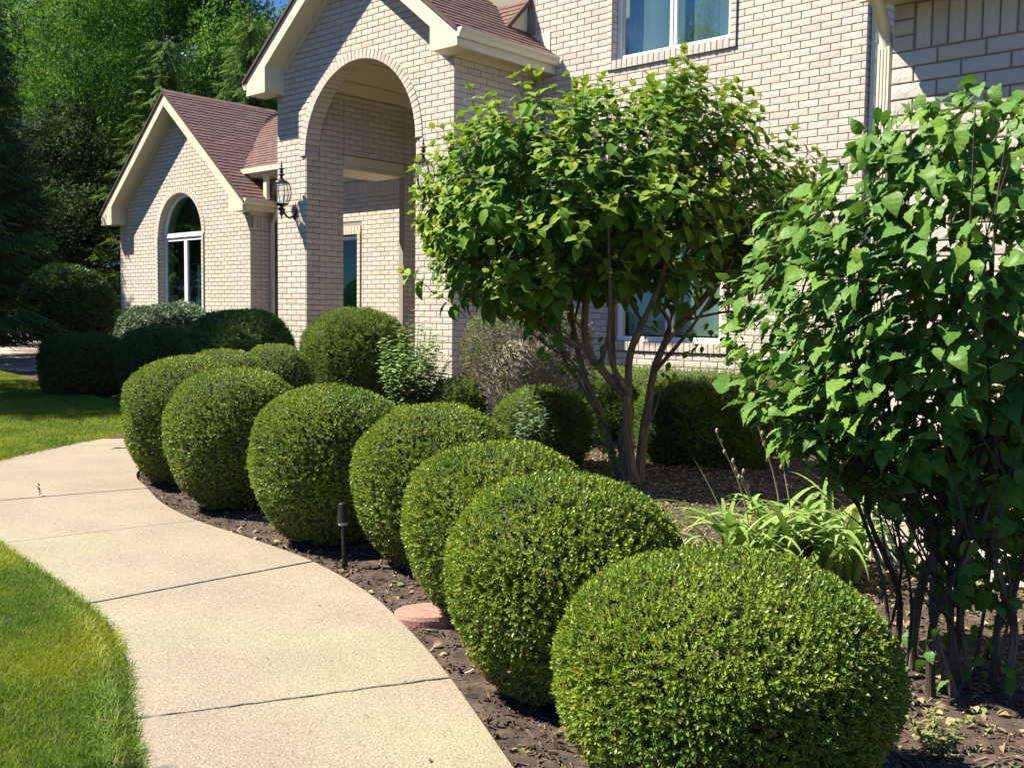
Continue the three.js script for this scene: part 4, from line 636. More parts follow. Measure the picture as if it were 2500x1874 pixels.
{ // ---- small multi-stemmed tree with an umbrella crown
  const RT = V(0.7402, 0, -0.6723), BK = V(-0.6723, 0, -0.7402), t = thing('flowering_tree', [-5.8, 0, -8.22], 'small multi-stemmed tree with a broad leafy crown in front of the house', 'tree'), r = RNG(91);
  const P = (a, y, d = 0) => RT.clone().multiplyScalar(a).addScaledVector(BK, d).setY(y);
  const limbs = [
    [[-0.06, 0, 0], [-0.09, 0.4, 0.02], [-0.07, 0.82, 0], [-0.3, 1.1, -0.05], [-0.48, 1.34, -0.1], [-0.52, 1.6, -0.1], [-0.5, 1.9, -0.05], [-0.45, 2.6, 0]],
    [[0.07, 0, 0.03], [0.09, 0.35, 0.03], [0.15, 0.75, 0.1], [0.22, 1.15, 0.15], [0.31, 1.41, 0.1], [0.47, 1.62, 0.05], [0.66, 1.83, 0.1], [1.05, 2.3, 0.2], [1.4, 2.6, 0.2]],
    [[0.33, 1.45, 0.1], [0.35, 1.6, 0.12], [0.27, 1.77, 0.15], [0.25, 2.0, 0.2], [0.35, 2.6, 0.3]],
    [[0, 0, -0.05], [-0.06, 0.4, -0.08], [-0.08, 0.9, -0.1], [-0.06, 1.37, -0.2], [0.04, 1.63, -0.3], [0.16, 1.96, -0.4], [0.3, 2.6, -0.5]],
    [[-0.15, 0, 0.1], [-0.22, 0.35, 0.15], [-0.33, 0.67, 0.25], [-0.48, 1.07, 0.4], [-0.59, 1.55, 0.5], [-0.65, 2.1, 0.6], [-0.8, 2.7, 0.8]],
    [[-0.36, 1.16, -0.06], [-0.26, 1.62, -0.2], [-0.25, 1.91, -0.25], [-0.15, 2.6, -0.35]],
    [[-0.2, 1.0, 0], [-0.21, 1.5, 0.15], [-0.2, 1.94, 0.2], [-0.1, 2.6, 0.3]],
    [[-0.48, 1.35, -0.1], [-0.78, 1.47, -0.2], [-0.93, 1.6, -0.25], [-1.15, 1.75, -0.3], [-1.5, 2.2, -0.4]],
    [[-0.78, 1.47, -0.2], [-0.83, 1.8, -0.3], [-0.9, 2.5, -0.5]],
    [[-0.62, 1.36, 0.45], [-0.58, 1.62, 0.5], [-0.52, 1.9, 0.55], [-0.5, 2.5, 0.7]],
    [[0.09, 0.5, 0.05], [0.2, 0.72, 0.0], [0.27, 1.02, -0.02]],
    [[-0.07, 0.9, -0.1], [-0.3, 1.3, -0.5], [-0.35, 1.9, -0.9], [-0.4, 2.5, -1.1]], [[0.2, 1.1, 0.15], [0.5, 1.6, -0.4], [0.8, 2.2, -0.7]], [[0.2, 1.05, 0.15], [0.4, 1.5, 0.6], [0.7, 2.3, 1.0]],
    [[-0.33, 0.67, 0.25], [-0.55, 1.0, 0.1], [-0.72, 1.3, 0.2], [-0.75, 1.8, 0.3], [-0.8, 2.3, 0.3]], [[-0.25, 0.5, 0.15], [-0.42, 0.9, -0.1], [-0.62, 1.2, -0.15], [-0.98, 1.45, 0.0], [-1.2, 1.7, 0.1]], [[-0.5, 1.5, -0.1], [-0.66, 1.7, -0.3], [-0.68, 2.3, -0.4]], [[0.04, 1.6, -0.3], [-0.08, 1.85, -0.1], [-0.05, 2.4, 0]], [[0.5, 1.65, 0.05], [0.8, 1.72, -0.2], [1.15, 1.78, -0.3], [1.4, 2.0, -0.3]],
  ], rad = [0.058, 0.05, 0.024, 0.052, 0.042, 0.024, 0.024, 0.03, 0.018, 0.018, 0.02, 0.026, 0.024, 0.024, 0.022, 0.02, 0.014, 0.014, 0.016];
  limbs.forEach((l, i) => part(i < 5 && i !== 2 ? 'trunk' : 'limb', tube(l.map((p) => P(...p)), rad[i] * 1.12, rad[i] * 0.35, 9, l.length * 6, 0.32), M.bark, t));
  const list = [], tips = [], C = P(-0.2, 2.62, 0.1), twigs = [];
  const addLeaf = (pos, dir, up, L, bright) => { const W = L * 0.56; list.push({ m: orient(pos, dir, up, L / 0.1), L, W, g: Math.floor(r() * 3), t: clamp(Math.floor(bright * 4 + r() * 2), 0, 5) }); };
  for (let k = 0; k < 1250; k++) {
    const d = rdir(r); let q = Math.pow(r(), 0.33); if (q < 0.45) q = 0.45 + r() * 0.5;
    const se = d.y < 0 ? 3.2 : 2.25, sn = Math.pow(Math.abs(d.x) ** se + Math.abs(d.y) ** se + Math.abs(d.z) ** se, -1 / se); const a = d.x * sn, y = d.y * sn, b = d.z * sn, lob = 1 + 0.16 * fbm(a * 2.2 + 4, y * 2.2, b * 2.2, 2) * 2;
    if (y < -0.25 && a > -0.35 && a < 0.75 && r() < 0.55) continue;
    let pa = -0.2 + a * 2.06 * q * lob, py = 2.72 + (y > 0 ? y * 1.42 : y * 0.86 * (a < -0.3 ? 1.16 : 0.84)) * q * lob, pd = 0.1 + b * 1.45 * q * lob; if (a > 0.2) py -= 0.05 * a;
    if (a > 0.55 && y > 0.15 && r() < 0.25) continue;
    const pos = P(pa, py, pd), out = P(a, 0, b).setY(y * 0.6), up = clamp(0.3 + y), dir = V(out.x * 0.75 + (r() - 0.5) * 0.5, 0.35 + 0.8 * up + (r() - 0.5) * 0.4, out.z * 0.75 + (r() - 0.5) * 0.5).normalize(), len = 0.17 + 0.13 * r() + (y > 0.5 && r() < 0.25 ? 0.1 + 0.2 * r() : 0), nodes = 4;
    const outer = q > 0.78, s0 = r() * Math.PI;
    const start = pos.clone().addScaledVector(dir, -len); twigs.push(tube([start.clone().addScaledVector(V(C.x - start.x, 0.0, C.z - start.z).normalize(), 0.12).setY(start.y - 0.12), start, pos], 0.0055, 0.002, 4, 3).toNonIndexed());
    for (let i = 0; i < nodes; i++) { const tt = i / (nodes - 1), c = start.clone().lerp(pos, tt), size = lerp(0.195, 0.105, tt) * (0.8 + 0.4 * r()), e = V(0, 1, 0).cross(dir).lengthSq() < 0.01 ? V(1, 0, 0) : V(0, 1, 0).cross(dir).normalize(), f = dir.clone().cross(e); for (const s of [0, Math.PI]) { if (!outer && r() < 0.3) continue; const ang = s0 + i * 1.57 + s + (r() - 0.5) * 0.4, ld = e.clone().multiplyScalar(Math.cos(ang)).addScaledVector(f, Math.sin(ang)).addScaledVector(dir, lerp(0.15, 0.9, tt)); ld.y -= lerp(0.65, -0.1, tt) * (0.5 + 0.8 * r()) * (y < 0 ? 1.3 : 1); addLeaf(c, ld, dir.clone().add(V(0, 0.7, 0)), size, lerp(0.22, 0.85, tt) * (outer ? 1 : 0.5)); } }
    for (let i = 0; i < 3; i++) addLeaf(pos, V(dir.x + (r() - 0.5) * 0.9, dir.y + (r() - 0.5) * 0.5, dir.z + (r() - 0.5) * 0.9), V(r() - 0.5, 0.4, r() - 0.5).add(dir), 0.055 + 0.04 * r(), 1);
  }
  // a few leafy shoots low on the stems
  for (const [a, y, d] of [[-0.22, 0.35, 0], [-0.28, 0.5, 0], [-0.3, 0.65, 0.1], [-0.2, 0.2, -0.1], [0.35, 1.15, 0.1], [0.6, 1.45, 0.1], [-0.55, 1.1, 0], [-0.7, 1.15, 0.1], [0.05, 1.55, 0], [0.1, 1.6, 0.1], [-0.35, 0.9, 0], [-0.27, 0.3, 0.1], [-0.9, 1.35, -0.2], [-0.4, 1.2, -0.2], [0.55, 1.35, 0.0], [0.8, 1.55, 0.1], [-1.0, 1.5, 0], [-1.15, 1.6, 0.1], [-0.75, 1.35, 0.2], [1.0, 1.62, -0.2], [0.9, 1.45, -0.2], [-0.5, 0.95, 0.1], [-0.6, 1.2, -0.1], [-0.45, 0.7, 0.1], [-0.3, 1.45, 0]]) for (let i = 0; i < 6; i++) addLeaf(P(a + (r() - 0.5) * 0.16, y + (r() - 0.5) * 0.14, d + (r() - 0.5) * 0.15), V(r() - 0.5, -0.45 * r(), r() - 0.5), V(r() - 0.5, 1, r() - 0.5), 0.07 + 0.045 * r(), 0.3);
  part('twigs', merge(twigs), M.stem, t).userData.kind = 'stuff';
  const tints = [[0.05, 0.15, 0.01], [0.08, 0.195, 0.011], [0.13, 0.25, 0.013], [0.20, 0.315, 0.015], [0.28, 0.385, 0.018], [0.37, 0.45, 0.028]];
  const geos = [leaf(0.1, 0.056, 'oval', 0.22, 0.45, 6), leaf(0.1, 0.06, 'oval', 0.15, 0.7, 6), leaf(0.1, 0.052, 'oval', 0.35, 0.3, 6)];
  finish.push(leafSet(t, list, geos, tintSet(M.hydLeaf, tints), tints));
}
{ // ---- lilac at the right
  const RT = V(0.7402, 0, -0.6723), BK = V(-0.6723, 0, -0.7402), t = thing('lilac_bush', [-1.62, 0, -4.75], 'large lilac bush with heart-shaped leaves filling the right edge', 'lilac bush'), r = RNG(131);
  const P = (a, y, d = 0) => RT.clone().multiplyScalar(a).addScaledVector(BK, d).setY(y);
  const tips = [];
  for (let k = 0; k < 18; k++) {
    const a0 = (r() - 0.5) * 0.5 + 0.05, d0 = (r() - 0.5) * 0.4, a1 = a0 + (r() - 0.45) * 1.15, d1 = d0 + (r() - 0.5) * 0.9, h = 1.15 + r() * 0.95, w = (r() - 0.5) * 0.12, thick = k < 8 ? 0.02 + 0.012 * r() : 0.006 + 0.008 * r();
    const pts = [P(a0, -0.04, d0), P(lerp(a0, a1, 0.15) + w, h * 0.25, lerp(d0, d1, 0.15)), P(lerp(a0, a1, 0.45) - w, h * 0.55, lerp(d0, d1, 0.5)), P(lerp(a0, a1, 0.8) + w * 0.5, h * 0.83, lerp(d0, d1, 0.8)), P(a1, Math.min(h, 1.95 + 0.2 * a1), d1)];
    part('stem', tube(pts, thick, 0.004, 7, 20, k < 10 ? 0.3 : 0.1), k % 3 ? M.bark : M.darkbark, t); tips.push(pts[3], pts[4]);
    for (let j = 0; j < 3; j++) { const q = pts[1 + (j % 3)].clone().lerp(pts[2 + Math.min(j, 2)], r()), e = V(q.x + (r() - 0.5) * 0.5, q.y + 0.3 + 0.4 * r(), q.z + (r() - 0.5) * 0.5); part('twig', tube([q, q.clone().lerp(e, 0.5).add(V(0.03 * (r() - 0.5), 0, 0.03)), e], 0.006, 0.0025, 5, 6), M.bark, t); tips.push(e); }
  }
  for (let k = 0; k < 16; k++) { const y = 0.55 + 0.6 * r(), a = -0.1 - 0.2 * r(); part('twig', tube([P(a + 0.2, y - 0.35, -0.1), P(a - 0.1, y, -0.2), P(a - 0.35 - 0.3 * r(), y + 0.2 + 0.25 * r(), -0.1 - 0.2 * r())], 0.006, 0.002, 5, 8), M.darkbark, t); }
  const list = [], pet = [];
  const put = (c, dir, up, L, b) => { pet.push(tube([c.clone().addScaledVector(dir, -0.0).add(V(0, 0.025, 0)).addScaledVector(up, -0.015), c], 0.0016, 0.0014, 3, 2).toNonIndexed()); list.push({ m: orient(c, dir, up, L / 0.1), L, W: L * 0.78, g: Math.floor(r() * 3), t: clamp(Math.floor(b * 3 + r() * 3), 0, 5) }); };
  for (let k = 0; k < 14000 && list.length < 4700; k++) {
    const d = rdir(r); let q = Math.pow(r(), 0.3); const ty = 1.64 + d.y * (d.y > 0 ? 1.06 : 1.05) * q, wv = d.x < 0 ? lerp(0.3, 1, smooth(0.65, 1.35, ty)) : lerp(0.7, 1, smooth(0.3, 1, ty));
    const lob = 1 + 0.25 * fbm(d.x * 2 + 9, d.y * 2, d.z * 2, 2) * 2;
    const a = 0.08 + d.x * 1.12 * q * wv * lob, dd = 0.02 + d.z * 0.62 * q * wv * lob; let y = ty + 0.07 * a;
    if (a > 0.75 || a < -1.0 + 0.12 * r() || y < 0.42 || (y < 0.8 && r() < 0.35)) continue;
    const gap = fbm(a * 2.6 + 2.2, y * 2.6, dd * 1.4 + 8, 2); if (gap > 0.2) continue;
    const c = P(a, y, dd), out = P(d.x, 0, d.z), dir = V(out.x * 0.7 - 0.12 + (r() - 0.5) * 0.9, -0.85 + 1.05 * r(), out.z * 0.7 + 0.08 + (r() - 0.5) * 0.9).normalize();
    const up = V(out.x * 0.55 - 0.35, 0.75 + 0.3 * d.y, out.z * 0.55 + 0.28).add(rdir(r).multiplyScalar(0.6));
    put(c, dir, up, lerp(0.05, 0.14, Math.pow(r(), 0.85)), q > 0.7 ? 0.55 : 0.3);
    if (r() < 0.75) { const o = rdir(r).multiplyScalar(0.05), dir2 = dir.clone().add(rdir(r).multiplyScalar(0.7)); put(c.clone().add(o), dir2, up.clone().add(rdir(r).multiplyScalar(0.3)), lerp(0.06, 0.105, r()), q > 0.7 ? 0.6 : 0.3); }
  }
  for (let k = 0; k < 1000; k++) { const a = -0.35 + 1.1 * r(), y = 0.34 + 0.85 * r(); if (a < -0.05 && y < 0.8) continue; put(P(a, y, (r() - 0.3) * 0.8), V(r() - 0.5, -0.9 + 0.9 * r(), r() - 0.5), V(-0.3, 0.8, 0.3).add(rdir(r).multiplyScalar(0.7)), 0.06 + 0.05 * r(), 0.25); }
  for (let k = 0; k < 46; k++) { const c = P((r() - 0.35) * 0.9, 0.08 + 0.4 * r() * r(), (r() - 0.6) * 0.6); put(c, V(r() - 0.5, -0.1 - 0.4 * r(), r() - 0.5), V(r() - 0.5, 1, r() - 0.5), 0.05 + 0.05 * r(), 0.5); }
  part('petioles', merge(pet), M.stem, t).userData.kind = 'stuff';
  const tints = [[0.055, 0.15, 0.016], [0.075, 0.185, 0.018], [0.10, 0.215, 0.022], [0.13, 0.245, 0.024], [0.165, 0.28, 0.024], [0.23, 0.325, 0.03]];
  const geos = [leaf(0.1, 0.074, 'heart', 0.1, 0.5, 10), leaf(0.1, 0.068, 'heart', 0.24, 0.8, 10), leaf(0.1, 0.078, 'heart', 0.05, 0.25, 10)];
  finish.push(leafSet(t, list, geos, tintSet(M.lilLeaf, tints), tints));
}
{ // ---- strap-leaved clump with dry flower stalks
  const RT = V(0.7402, 0, -0.6723), t = thing('daylily_clump', [-2.98, 0.02, -5.95], 'clump of arching strap leaves with dry flower stalks beside the lilac', 'daylily'), r = RNG(151);
  const cols = [[0.20, 0.32, 0.055], [0.25, 0.37, 0.07], [0.32, 0.42, 0.10], [0.13, 0.25, 0.045]].map((c) => { const m = M.blade.clone(); m.color.setRGB(...c); return m; });
  const strap = (o, az, L, lean, droop, w, twist) => { // arching blade, folded along its middle
    const pos = [], idx = [], n = 14; let p = o.clone(), th = lean; const h = V(Math.cos(az), 0, Math.sin(az)), s = V(-h.z, 0, h.x);
    for (let i = 0; i <= n; i++) { const q = i / n, hw = w * (q < 0.15 ? 0.7 + 2 * q : Math.pow(1 - Math.pow((q - 0.15) / 0.85, 2.2), 0.8)) / 2, d = h.clone().multiplyScalar(Math.sin(th)).add(V(0, Math.cos(th), 0)), nn = h.clone().multiplyScalar(-Math.cos(th)).add(V(0, Math.sin(th), 0)), tw = twist * q, sd = s.clone().multiplyScalar(Math.cos(tw)).addScaledVector(nn, Math.sin(tw)); for (const e of [-1, 0, 1]) { const v = p.clone().addScaledVector(sd, e * hw).addScaledVector(nn, Math.abs(e) * hw * 0.3); v.y = Math.max(v.y, -0.01 + 0.012 * e); pos.push(v.x, v.y, v.z); } p.addScaledVector(d, L / n); th += (droop / n) * (0.4 + 1.3 * q); }
    for (let i = 0; i < n; i++) { const a = i * 3; idx.push(a, a + 1, a + 3, a + 1, a + 4, a + 3, a + 1, a + 2, a + 4, a + 2, a + 5, a + 4); }
    const g = new THREE.BufferGeometry(); g.setAttribute('position', new THREE.Float32BufferAttribute(pos, 3)); g.setAttribute('uv', new THREE.Float32BufferAttribute(pos.map((_, i) => i).filter((i) => i % 3 < 2).map(() => 0.5), 2)); g.setIndex(idx); g.computeVertexNormals(); return g;
  };
  for (let k = 0; k < 150; k++) { const f = k % 9, o = RT.clone().multiplyScalar(-0.3 + 0.1 * f + (r() - 0.5) * 0.1).add(V((r() - 0.5) * 0.2, 0, (r() - 0.5) * 0.25 + (f % 3) * 0.14)); part('blade', strap(o, r() * Math.PI * 2, 0.5 + 0.42 * r(), 0.08 + 0.4 * r(), 1.5 + 1.2 * r(), 0.034 + 0.022 * r(), (r() - 0.5) * 0.9), cols[Math.floor(r() * r() * 4)], t); }
  for (const [a, az, L, le] of [[-0.42, 2.4, 0.85, 0.35], [-0.40, 2.6, 0.5, 0.5], [0.1, 1.0, 0.8, 0.25]]) part('blade', strap(RT.clone().multiplyScalar(a + 0.15), az, L, le, 0.25, 0.045, 0.2), cols[3], t);
  const dry = std({ color: rgb(0.30, 0.26, 0.15), roughness: 0.9 }), pod = std({ color: rgb(0.33, 0.25, 0.18), roughness: 1 });
  for (const [a, la, h, b] of [[-0.2, -0.42, 0.92, 0.1], [-0.1, -0.36, 0.72, 0.0], [-0.02, -0.16, 0.98, 0.1], [0.05, -0.06, 0.80, 0], [-0.15, -0.28, 0.66, 0.05]]) { const p0 = RT.clone().multiplyScalar(a), p1 = RT.clone().multiplyScalar(lerp(a, la, 0.5) + 0.02).setY(h * 0.55), p2 = RT.clone().multiplyScalar(la).setY(h).add(V(0, 0, b)); const s = part('flower_stalk', tube([p0, p1, p2], 0.006, 0.004, 6, 12), dry, t); for (let i = 0; i < 3; i++) { const g = new THREE.SphereGeometry(0.012, 8, 6).scale(0.8, 1.5, 0.8).translate(...p2.clone().lerp(p1, 0.16 * i).add(V((r() - 0.5) * 0.03, 0.01, (r() - 0.5) * 0.02)).toArray()); part('seed_pod', g, pod, s); } }
}
// ---- leafy upright weeds and seedlings
function leafyPlant(name, x, z, h, spread, n, label, category, tints, seed, L0 = 0.075, shape = 'lance') {
  const t = thing(name, [x, 0, z], label, category), r = RNG(seed), list = [];
  for (let k = 0; k < n; k++) {
    const az = r() * Math.PI * 2, s = spread * Math.sqrt(r()), hh = h * (0.6 + 0.4 * r()) * (1 - 0.35 * (s / spread)), top = V(Math.cos(az) * s, hh, Math.sin(az) * s), pts = [V(Math.cos(az) * s * 0.2, -0.03, Math.sin(az) * s * 0.2), V(Math.cos(az) * s * 0.5, hh * 0.5, Math.sin(az) * s * 0.5), top];
    part('stem', tube(pts, 0.006, 0.002, 5, 8), M.stem, t); const c = new THREE.CatmullRomCurve3(pts);
    for (let i = 0; i < 24; i++) { const q = 0.15 + 0.85 * (i / 23), p = c.getPoint(q), ang = i * 2.4 + r(), L = L0 * (0.6 + 0.7 * r()) * lerp(1.1, 0.6, q); list.push({ m: orient(p, V(Math.cos(ang), lerp(0.0, 0.7, q) - 0.3 * r(), Math.sin(ang)), V(0, 1, 0).addScaledVector(rdir(r), 0.4), L / 0.1), L, W: L * 0.45, g: Math.floor(r() * 2), t: clamp(Math.floor(q * 3 + r() * 2), 0, 3) }); }
  }
  const base = M.treeLeaf.clone(), geos = [leaf(0.1, shape === 'lance' ? 0.045 : 0.055, shape, 0.25, 0.6, 5), leaf(0.1, shape === 'lance' ? 0.042 : 0.06, shape, 0.35, 0.3, 5)];
  finish.push(leafSet(t, list, geos, tintSet(base, tints), tints, 120));
}
const fresh = [[0.07, 0.18, 0.035], [0.10, 0.22, 0.04], [0.14, 0.275, 0.045], [0.20, 0.33, 0.06]];
leafyPlant('leafy_shrub', -9.75, -8.8, 1.95, 0.5, 110, 'light green leafy shrub in front of the right porch pier', 'shrub', fresh, 201, 0.15);
leafyPlant('weed', -6.75, -7.75, 1.1, 0.24, 22, 'tall pale leafy weed left of the small tree trunk', 'weed', [[0.06, 0.14, 0.06], [0.085, 0.18, 0.07], [0.11, 0.21, 0.08], [0.15, 0.25, 0.09]], 203, 0.12);
leafyPlant('weed', -2.02, -4.05, 0.26, 0.12, 5, 'bright seedling at the foot of the lilac', 'weed', fresh, 205, 0.075, 'oval');
leafyPlant('weed', -3.75, -5.35, 0.3, 0.26, 14, 'dry low weed between the boxwood and the strap-leaved clump', 'weed', [[0.12, 0.12, 0.06], [0.14, 0.13, 0.07], [0.10, 0.13, 0.05], [0.16, 0.16, 0.08]], 207, 0.05);
leafyPlant('weed', -1.35, -4.0, 0.16, 0.2, 7, 'low yellow-green weed on the mulch below the lilac', 'weed', [[0.17, 0.19, 0.05], [0.2, 0.22, 0.06], [0.22, 0.24, 0.06], [0.24, 0.26, 0.07]], 209, 0.05);

// ================================================================ TREES
function leafClump(seed, n, R, L, Wd, shape = 'oval') { const r = RNG(seed), a = []; for (let i = 0; i < n; i++) { const d = rdir(r), g = leaf(L * (0.7 + 0.6 * r()), Wd * (0.7 + 0.6 * r()), shape, 0.3, 0.4, 2); g.applyMatrix4(orient(d.clone().multiplyScalar(R * Math.cbrt(r())), V(d.x + r() - 0.5, d.y * 0.6 - 0.35, d.z + r() - 0.5), V(d.x * 0.5, 1, d.z * 0.5).add(rdir(r).multiplyScalar(0.6)))); a.push(g.toNonIndexed()); } return merge(a); }
const clumpNear = leafClump(71, 26, 0.34, 0.13, 0.075), frond = (() => { // a hanging conifer spray along +Y
  const r = RNG(77), a = []; for (let i = 0; i < 22; i++) { const t = i / 22, s = i % 2 ? 1 : -1, L = 0.2 * (1 - t * 0.7); const g = leaf(L, 0.034, 'lance', 0.2, 0.5, 2); g.applyMatrix4(orient(V(0, 0.62 * t - 0.1, 0), V(s * (0.75 + 0.3 * r()), 0.85, (r() - 0.5) * 0.7), V(0, 0, 1).add(rdir(r).multiplyScalar(0.3)))); a.push(g.toNonIndexed()); } return merge(a); })();
function broadTree(x, z, H, R, y0, label, tints, seed, o = {}) {
  const t = thing(o.name || 'tree', [x, 0, z], label, 'tree', o.group), r = RNG(seed), list = [], lobes = [], n = o.lobes || 26;
  part('trunk', tube([V(0, -0.1, 0), V(0.2 * (r() - 0.5), H * 0.2, 0.1), V(0.3 * (r() - 0.5), H * 0.4, 0.2), V(0, H * 0.6, 0)], 0.13 + H * 0.01, 0.03, 9, 18, 0.2), M.darkbark, t);
  for (let k = 0; k < n; k++) { const d = rdir(r), q = 0.35 + 0.6 * Math.cbrt(r()), f = 1 - 0.5 * smooth(0.2, 1, d.y), c = V(d.x * R * q * f, lerp(y0, H, 0.5 + 0.46 * d.y * q), d.z * R * q * f); lobes.push([c, (o.lobe || 0.36) * R * (0.6 + 0.7 * r())]); }
  lobes.forEach(([c, s], k) => { if (k < 12 && c.y < H * 0.62) part('limb', tube([V(0, Math.max(y0 * 0.8, c.y * 0.6), 0), c.clone().multiplyScalar(0.5).setY(c.y * 0.82), c], 0.08, 0.02, 6, 8, 0.1), M.darkbark, t); });
  const per = Math.floor((o.count || 1500) / n);
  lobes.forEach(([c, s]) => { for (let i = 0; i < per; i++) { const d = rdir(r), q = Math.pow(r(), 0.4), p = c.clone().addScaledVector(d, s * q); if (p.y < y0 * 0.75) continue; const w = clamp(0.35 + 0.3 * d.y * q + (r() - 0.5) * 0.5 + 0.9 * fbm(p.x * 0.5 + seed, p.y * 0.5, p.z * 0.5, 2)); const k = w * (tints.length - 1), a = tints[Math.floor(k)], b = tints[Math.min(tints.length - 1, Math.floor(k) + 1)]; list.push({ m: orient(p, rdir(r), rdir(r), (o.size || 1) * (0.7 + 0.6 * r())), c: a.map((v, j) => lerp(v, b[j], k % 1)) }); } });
  copies('crown', clumpNear, M.treeLeaf, list, t); return t;
}
function spruce(x, z, H, R, y0, label, tints, seed, o = {}) {
  const t = thing('spruce_tree', [x, 0, z], label, 'spruce tree', o.group), r = RNG(seed), list = [], br = [];
  part('trunk', tube([V(0, -0.1, 0), V(0.05, H * 0.5, 0), V(0, H, 0)], 0.14 + H * 0.011, 0.02, 8, 12, 0.15), M.darkbark, t);
  for (let y = y0; y < H - 0.2; y += (o.step || 0.42) * (0.8 + 0.4 * r())) {
    const q = (y - y0) / (H - y0), L = R * (1 - Math.pow(q, 1.1)) * (0.8 + 0.35 * r()) + 0.25, n = 6 + Math.floor(3 * r());
    for (let k = 0; k < n; k++) {
      const az = (k / n) * Math.PI * 2 + r() * 0.9 + y, h = V(Math.cos(az), 0, Math.sin(az)), droop = 0.28 + 0.25 * r(), pts = [V(0, y, 0), h.clone().multiplyScalar(L * 0.5).setY(y - L * droop * 0.35), h.clone().multiplyScalar(L).setY(y - L * droop * 0.45 + L * 0.1)];
      br.push(tube(pts, 0.028, 0.006, 4, 4).toNonIndexed()); const c = new THREE.CatmullRomCurve3(pts), m = Math.max(3, Math.round(L / 0.17));
      for (let i = 1; i <= m; i++) { const p = c.getPoint(i / m), tg = c.getTangent(i / m), sd = V(-h.z, 0, h.x); for (const s of [-1, 1]) { const w = clamp(0.4 + (r() - 0.5) * 0.7 + 0.3 * (i / m)), d = tg.clone().addScaledVector(sd, s * (0.4 + 0.5 * r())); d.y -= (o.weep ?? 0.55) * (0.5 + r()); list.push({ m: orient(p, d, V(0, 1, 0).add(rdir(r).multiplyScalar(0.4)), (o.size || 1) * (0.7 + 0.5 * r())), c: tints[0].map((v, j) => lerp(v, tints[1][j], w)) }); } }
    }
  }
  part('branches', merge(br), M.darkbark, t).userData.kind = 'stuff';
  copies('needles', frond, M.needle, list, t); return t;
}
const D = (right, fwd) => [right * 0.7402 - fwd * 0.6717, -right * 0.6723 - fwd * 0.7409];
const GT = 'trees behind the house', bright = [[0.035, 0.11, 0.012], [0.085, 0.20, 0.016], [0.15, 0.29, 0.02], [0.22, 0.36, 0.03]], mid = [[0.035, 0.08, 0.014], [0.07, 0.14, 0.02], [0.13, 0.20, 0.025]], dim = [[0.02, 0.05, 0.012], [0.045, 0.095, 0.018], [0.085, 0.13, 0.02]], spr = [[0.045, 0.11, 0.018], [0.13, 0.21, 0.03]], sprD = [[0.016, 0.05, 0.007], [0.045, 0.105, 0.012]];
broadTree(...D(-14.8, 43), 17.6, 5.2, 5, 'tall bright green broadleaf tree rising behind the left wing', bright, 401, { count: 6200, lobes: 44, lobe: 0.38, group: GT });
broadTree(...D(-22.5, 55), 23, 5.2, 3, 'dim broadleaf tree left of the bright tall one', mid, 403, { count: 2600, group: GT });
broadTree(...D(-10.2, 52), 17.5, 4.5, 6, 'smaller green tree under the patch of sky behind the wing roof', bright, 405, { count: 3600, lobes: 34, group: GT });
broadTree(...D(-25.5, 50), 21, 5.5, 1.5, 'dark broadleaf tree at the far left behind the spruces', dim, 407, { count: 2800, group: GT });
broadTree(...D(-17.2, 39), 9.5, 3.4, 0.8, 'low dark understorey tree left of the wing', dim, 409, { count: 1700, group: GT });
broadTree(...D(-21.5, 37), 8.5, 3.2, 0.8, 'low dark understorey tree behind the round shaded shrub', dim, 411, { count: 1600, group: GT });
spruce(...D(-9.9, 38), 12.9, 3.2, 1.5, 'weeping spruce close behind the left wing roof', spr, 421, { weep: 0.9, group: GT });
spruce(...D(-12.9, 37.5), 12.0, 2.9, 1.5, 'spruce behind the peak of the left wing', spr, 423, { weep: 0.8, group: GT });
spruce(...D(-19.4, 44), 17, 3.2, 1.5, 'tall dark spruce left of the bright broadleaf tree', sprD, 425, { group: GT });
spruce(...D(-8.1, 47), 13.9, 2.4, 4, 'spruce top beside the porch gable below the sky', spr, 427, { weep: 0.5, group: GT });
spruce(...D(-16.4, 30), 12.5, 2.9, 1.9, 'dark spruce with hanging boughs at the left edge', sprD, 429, { weep: 0.7, group: GT });
spruce(...D(-18.5, 33), 16, 3.6, 1.2, 'dark spruce filling the upper left corner', sprD, 431, { group: GT });
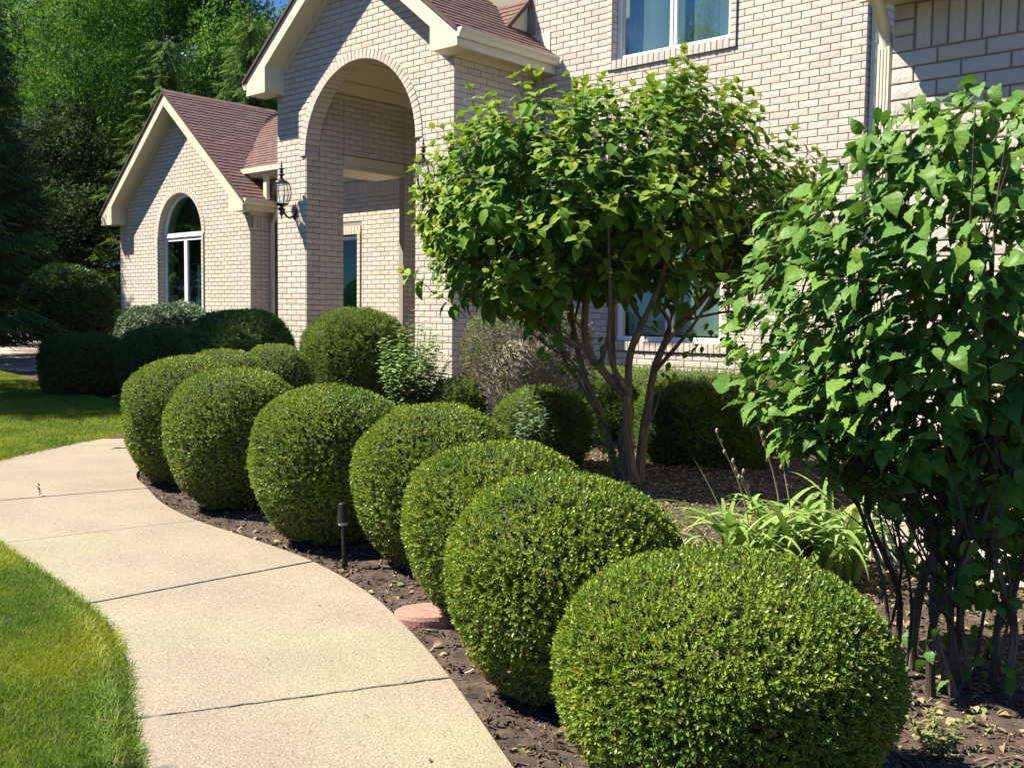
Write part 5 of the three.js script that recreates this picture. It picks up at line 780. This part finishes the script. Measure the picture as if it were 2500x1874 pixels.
// trees of the same garden, left of the frame: they shade the lawn and hedges, and one shows in the upper window
spruce(-20.8, -5.4, 11.6, 3.2, 1.8, 'spruce just left of the view that shades the hedges', sprD, 441, { group: GT, step: 0.36 });
broadTree(-24.2, -3.4, 13, 4.2, 2.4, 'broadleaf tree left of the view that shades the far lawn', mid, 443, { count: 2400, group: GT });
broadTree(-33.3, -10.5, 12, 3.2, 2, 'broadleaf tree left of the view beside the far drive', dim, 445, { count: 1800, group: GT });
broadTree(-20.5, 5.2, 13, 3.4, 3, 'garden tree reflected in the upper window', mid, 447, { count: 1800, group: GT, size: 0.8 });
broadTree(-5.15, 1.48, 6.2, 1.1, 3.8, 'young tree near the walkway whose shadow tip touches a slab', mid, 449, { count: 420, lobes: 10, group: GT, size: 0.7 });
{ // far wood closing the view
  const r = RNG(461), list = []; for (let k = 0; k < 7000; k++) { const rt_ = lerp(-44, 6, r()), f = 58 + 9 * r(), [x, z] = D(rt_, f), y = Math.pow(r(), 0.9) * (rt_ > -14 ? lerp(12.5, 15.5, 0.5 + 0.5 * nz(rt_ * 0.4, 1)) : 19); list.push({ m: orient(V(x, y + 0.3, z), rdir(r), rdir(r), 1.9 + 1.2 * r()), c: dim[Math.floor(r() * 3)] }); }
  tag(copies('wood', clumpNear, M.treeLeaf, list, scene), 'dark far-off wood behind all the trees', 'wood');
}

// ================================================================ PIECES: the largest in view on their own, the rest joined
finish.unshift(() => {
  const pick = (list, max) => { list.sort((a, b) => b.px - a.px); return [list.slice(0, max), list.slice(max)]; };
  for (const [set, root] of [['house', house], ['garage', garage]]) {
    const [top, rest] = pick(bricks[set], 300); const r = RNG(500);
    for (const e of top) { const m = part('brick', brickGeos[Math.floor(r() * 8)], M.bricks[Math.floor(r() * 7)], e.wall); m.applyMatrix4(e.m); }
    if (rest.length) { const im = copies('brick', brickGeos[2], M.brick, rest.map((e) => ({ m: e.m, c: brickTints[Math.floor(r() * 7)] })), root); im.position.copy(root.position).negate(); }
  }
  const [top, rest] = pick(shingles, 300), r = RNG(501);
  for (const e of top) { const m = part('shingle', shGeo[e.g], M.shingles[e.t], e.wall); m.applyMatrix4(e.m); }
  const im = copies('shingle', shGeo[1], M.shingles[0], rest.map((e) => ({ m: e.m, c: [[1, 1, 1], [0.84, 0.85, 0.88], [1.14, 1.1, 1.05], [0.94, 0.9, 0.88]][e.t] })), house); im.position.copy(house.position).negate();
});
for (const y of ibuf) if (y >= 0) pieces[y].px++;
for (const f of finish) f();
console.log('bricks', bricks.house.length, bricks.garage.length, 'shingles', shingles.length);

renderer.render(scene, camera);
